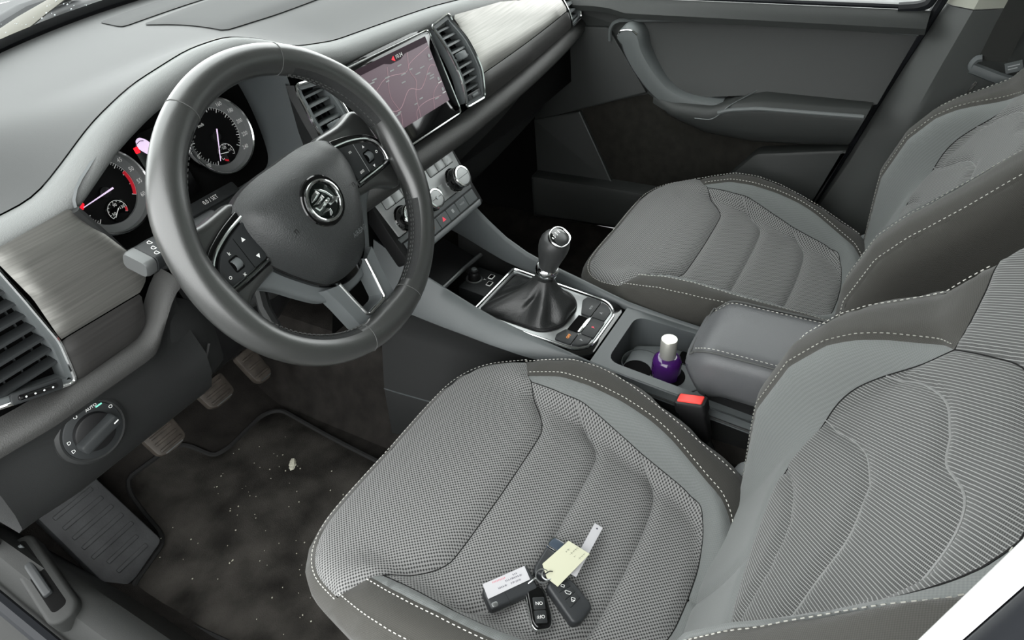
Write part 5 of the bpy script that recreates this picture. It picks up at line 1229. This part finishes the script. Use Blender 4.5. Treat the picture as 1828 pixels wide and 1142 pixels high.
# key under the sticker
a_, b_ = np.array((.824, -.567)), np.array((.567, .824)); c0 = np.array((-.117, .0125))
ka = KS.sub(c0[0], c0[1], 0, math.atan2(a_[1], a_[0]))
k1 = thing('key_fob', 'dark key fob half covered by a white sticker, leftmost of the bunch', 'key', tuple(ka.o), 'keys of the bunch')
prism(rpoly([(-.033, -.017), (-.033, .010), (-.020, .018), (.033, .018), (.033, -.015)], .005), ka, 0, .012, .004, seg=3, bottom=True).build('fob_body', 'keyp', k1)
seg(ka, (-.008, -.017), (-.009, .0), .0005, .0122).build('fob_joint', 'black', k1); prism(rrect(.008, .006, .002, -.026, -.012), ka, .008, .0124, .001).build('key_loop', 'satin', k1)
st = thing('paper_sticker', 'white paper label with blurred print stuck on the left key fob', 'label', tuple(ka([(0, 0, .012)])[0]))
prism([(-.031, -.0035), (.027, -.0005), (.028, .0175), (-.030, .0155)], ka, .0123, .0128).build('label_paper', 'paperw', st)
sm_ = MB(); sr = MB()
for row, (y, n, x0) in enumerate(((.0035, 15, -.004), (.0085, 11, -.002), (.0125, 3, .010))):
    for k in range(n):
        x = x0+.0021*k-.010*(row == 0); 
        if k in (6, 7) and row == 0: continue
        seg(ka, (x, y-.0012), (x+.0009*rng.uniform(-1, 1), y+.0012), .0005, .0130, sm_); seg(ka, (x, y+.001*rng.uniform(-1, 1)), (x+.0012, y+.001*rng.uniform(-1, 1)), .0004, .0130, sm_)
for k in range(9): seg(ka, (-.018+.002*k, .0115), (-.0175+.002*k, .0140), .0006, .0130, sr); seg(ka, (-.018+.002*k, .0128+.001*rng.uniform(-1, 1)), (-.0165+.002*k, .0128), .0005, .0130, sr)
sm_.build('label_print', 'inkd', st, kind='stuff'); sr.build('label_print_pink', 'inkr', st, kind='stuff')
# heater remote
k2 = thing('heater_remote', 'glossy black remote with ON and OFF buttons and silver edge', 'remote', tuple(KS([(-.118, -.03, 0)])[0]))
rp = rpoly([(-.1035, .0005), (-.1400, -.0300), (-.1440, -.0385), (-.1310, -.0535), (-.1185, -.0485), (-.0945, -.0255), (-.0915, -.0170)], [.006, .006, .005, .006, .006, .006, .006])
prism(rp, KS, 0, .008, .002, bottom=True).build('remote_frame', 'chrome', k2); prism(inset(ccw(rp), .0012), KS, .004, .0115, .003, seg=3).build('remote_body', 'gloss', k2)
ur = math.radians(126); RF = KS.sub(-.1215, -.0315, .0115, ur)
prism(rrect(.0145, .0150, .0015, 0, -.0085), RF, -.001, .0006, .0004).build('remote_button', 'btn', k2); prism(rrect(.0145, .0150, .0015, 0, .0075), RF, -.001, .0006, .0004).build('remote_button', 'btn', k2)
text('ON', RF, .0058, M['white'], k2, 'button_print', 0, -.0085, .0009); text('OFF', RF, .0058, M['white'], k2, 'button_print', 0, .0075, .0009)
# car key with three buttons
k3_ = thing('key_fob', 'dark key fob with three symbol buttons, rightmost of the bunch', 'key', tuple(KS([(-.09, -.055, 0)])[0]), 'keys of the bunch')
kp3 = rpoly([(-.0905, -.0235), (-.1145, -.0722), (-.1065, -.0800), (-.0850, -.0838), (-.0795, -.0805), (-.0655, -.0486), (-.0700, -.0330), (-.078, -.0260)], [.006, .008, .005, .006, .006, .006, .005, .004])
prism(kp3, KS, 0, .0135, .004, seg=3, bottom=True).build('fob_body', 'keyp', k3_)
bq = [np.array(p) for p in ((-.0858, -.0315), (-.0992, -.0620), (-.0815, -.0660), (-.0715, -.0415))]
for k in range(3):
    l0, l1 = bq[0]+(bq[1]-bq[0])*(k/3+.01), bq[0]+(bq[1]-bq[0])*((k+1)/3-.01); r0_, r1_ = bq[3]+(bq[2]-bq[3])*(k/3+.01), bq[3]+(bq[2]-bq[3])*((k+1)/3-.01)
    b = prism(rpoly([l0, l1, r1_, r0_], .001), KS, .012, .0142, .0005).build('fob_button', 'btn', k3_); c = (l0+l1+r0_+r1_)/4
    q = KS.sub(c[0], c[1], .0144, math.radians(105))
    if k == 2: polyline(q, [(-.0022, -.002), (.0022, -.002), (.0022, .001), (-.0022, .001), (-.0022, -.002)], .0006, 0).build('button_print', 'white', b); polyline(q, [(-.0014, .001), (-.0012, .0028), (.0012, .0028), (.0014, .001)], .0006, 0).build('button_print', 'white', b)
    if k == 1: polyline(q, [(-.004, -.0012), (-.003, .0014), (.0015, .0018), (.004, -.0005), (.003, -.002), (-.003, -.0018), (-.004, -.0012)], .0006, 0).build('button_print', 'white', b)
    if k == 0: polyline(q, [(-.002, -.0016), (.002, -.0016), (.002, .0012), (-.002, .0012), (-.002, -.0016)], .0006, 0).build('button_print', 'white', b)
# second car key, mostly under the yellow tag
k4 = thing('key_fob', 'dark key fob with silver end under the pale yellow tag', 'key', tuple(KS([(-.055, -.01, 0)])[0]), 'keys of the bunch')
prism(rpoly([(-.082, -.0195), (-.084, -.003), (-.076, .0005), (-.044, .0005), (-.044, -.0200)], .004), KS, 0, .0125, .0035, seg=3, bottom=True).build('fob_body', 'keyp', k4)
prism(rpoly([(-.0435, .0005), (-.034, .0005), (-.0265, -.0035), (-.0265, -.0175), (-.034, -.0205), (-.0435, -.0205)], .004), KS, 0, .0125, .003, seg=3, bottom=True).build('fob_end', mat('dark_blue_grey_plastic', (62, 72, 84), .3, spec=.5), k4)
tube(KS(np.c_[rpoly([(-.043, .0), (-.034, .0), (-.027, -.0035), (-.027, -.0175), (-.034, -.020), (-.043, -.020)], .004), np.full(30, .0120)]), .0011, True, 6).build('end_trim', 'chrome', k4)
# tags
ty = thing('yellow_tag', 'pale yellow cardboard tag with faint handwriting tied to the keys', 'tag', tuple(KS([(-.055, -.025, .015)])[0]))
TY = KS.sub(0, 0, 0); ypoly = np.array([(-.0706, -.0069), (-.0297, -.0212), (-.0303, -.0519), (-.0857, -.0365), (-.0835, -.0200)])
mb = MB()
def tyz(p): return .0155+.010*float(sm(p[0], -.07, -.03))
vs = [KS([(p[0], p[1], tyz(p)+e)])[0] for e in (0, .0006) for p in ypoly]; mb.add(vs, [(0, 1, 2, 3, 4), (9, 8, 7, 6, 5)]+[(i, (i+1) % 5, 5+(i+1) % 5, 5+i) for i in range(5)]); fix_normals(mb.build('tag_card', 'papery', ty))
im = MB()
d1 = np.array((.944, -.330)); d2 = np.array((-.02, -1.))
for row, n in enumerate((9, 11, 8, 10)):
    for k in range(n):
        q = np.array((-.066, -.013))+d1*(.0034*k+.002*(row % 2))+d2*(.0045+.0058*row); e = (d2*.7+d1*.3*rng.uniform(-1, 1))*.0019*rng.uniform(.5, 1.2)
        for a2, b2 in ((q-e, q+e), (q-e*.2, q-e*.2+d1*.0022)):
            if not in_poly(np.array([a2, b2]), inset(ccw(ypoly), .002)).all(): continue
            w2 = (b2-a2)/np.linalg.norm(b2-a2); w2 = np.array((-w2[1], w2[0]))*.00022
            im.add([KS([(*(p), tyz(p)+.0009)])[0] for p in (a2-w2, a2+w2, b2+w2, b2-w2)], [(0, 1, 2, 3)])
im.build('handwriting', 'ink', ty, kind='stuff')
tw = thing('white_tag', 'narrow white paper tag with a punched hole, highest of the bunch', 'tag', tuple(KS([(-.02, -.044, .010)])[0]))
TW = Fr(KS([(-.02, -.0445, .0135)])[0], KS.r-.06*KS.n, KS.u); prism([(-.042, -.0058), (.042, -.0060), (.042, .0060), (-.042, .0058)], TW, -.0004, .0002, bottom=True).build('tag_strip', 'paperw', tw)
flat(circle(.0013, 14, .036, 0), TW, .0004).build('punched_hole', 'inkd', tw)
kr = thing('key_ring', 'steel split ring holding the keys and tags together', 'key ring', tuple(KS([(-.083, -.014, .01)])[0]))
for dz, rr, cx, cy, tl in ((.0145, .0085, -.0835, -.0145, .25), (.0150, .0065, -.0800, -.0185, -.4)):
    q = KS.sub(cx, cy, dz); tube(q(np.c_[circle(rr, 28), tl*circle(rr, 28)[:, 0]*.5]), .0010, True, 6).build('ring', 'satin', kr)
tube(KS(cr([(-.0895, -.008, .0135), (-.095, -.0065, .013), (-.1005, -.004, .011), (-.104, -.0015, .009)], 5)), .0012, n=6).build('clip', 'chrome', kr)
tube(KS(cr([(-.080, -.016, .016), (-.076, -.019, .019), (-.0735, -.0225, .0185)], 5)), .0007, n=5).build('tag_wire', 'black', kr)
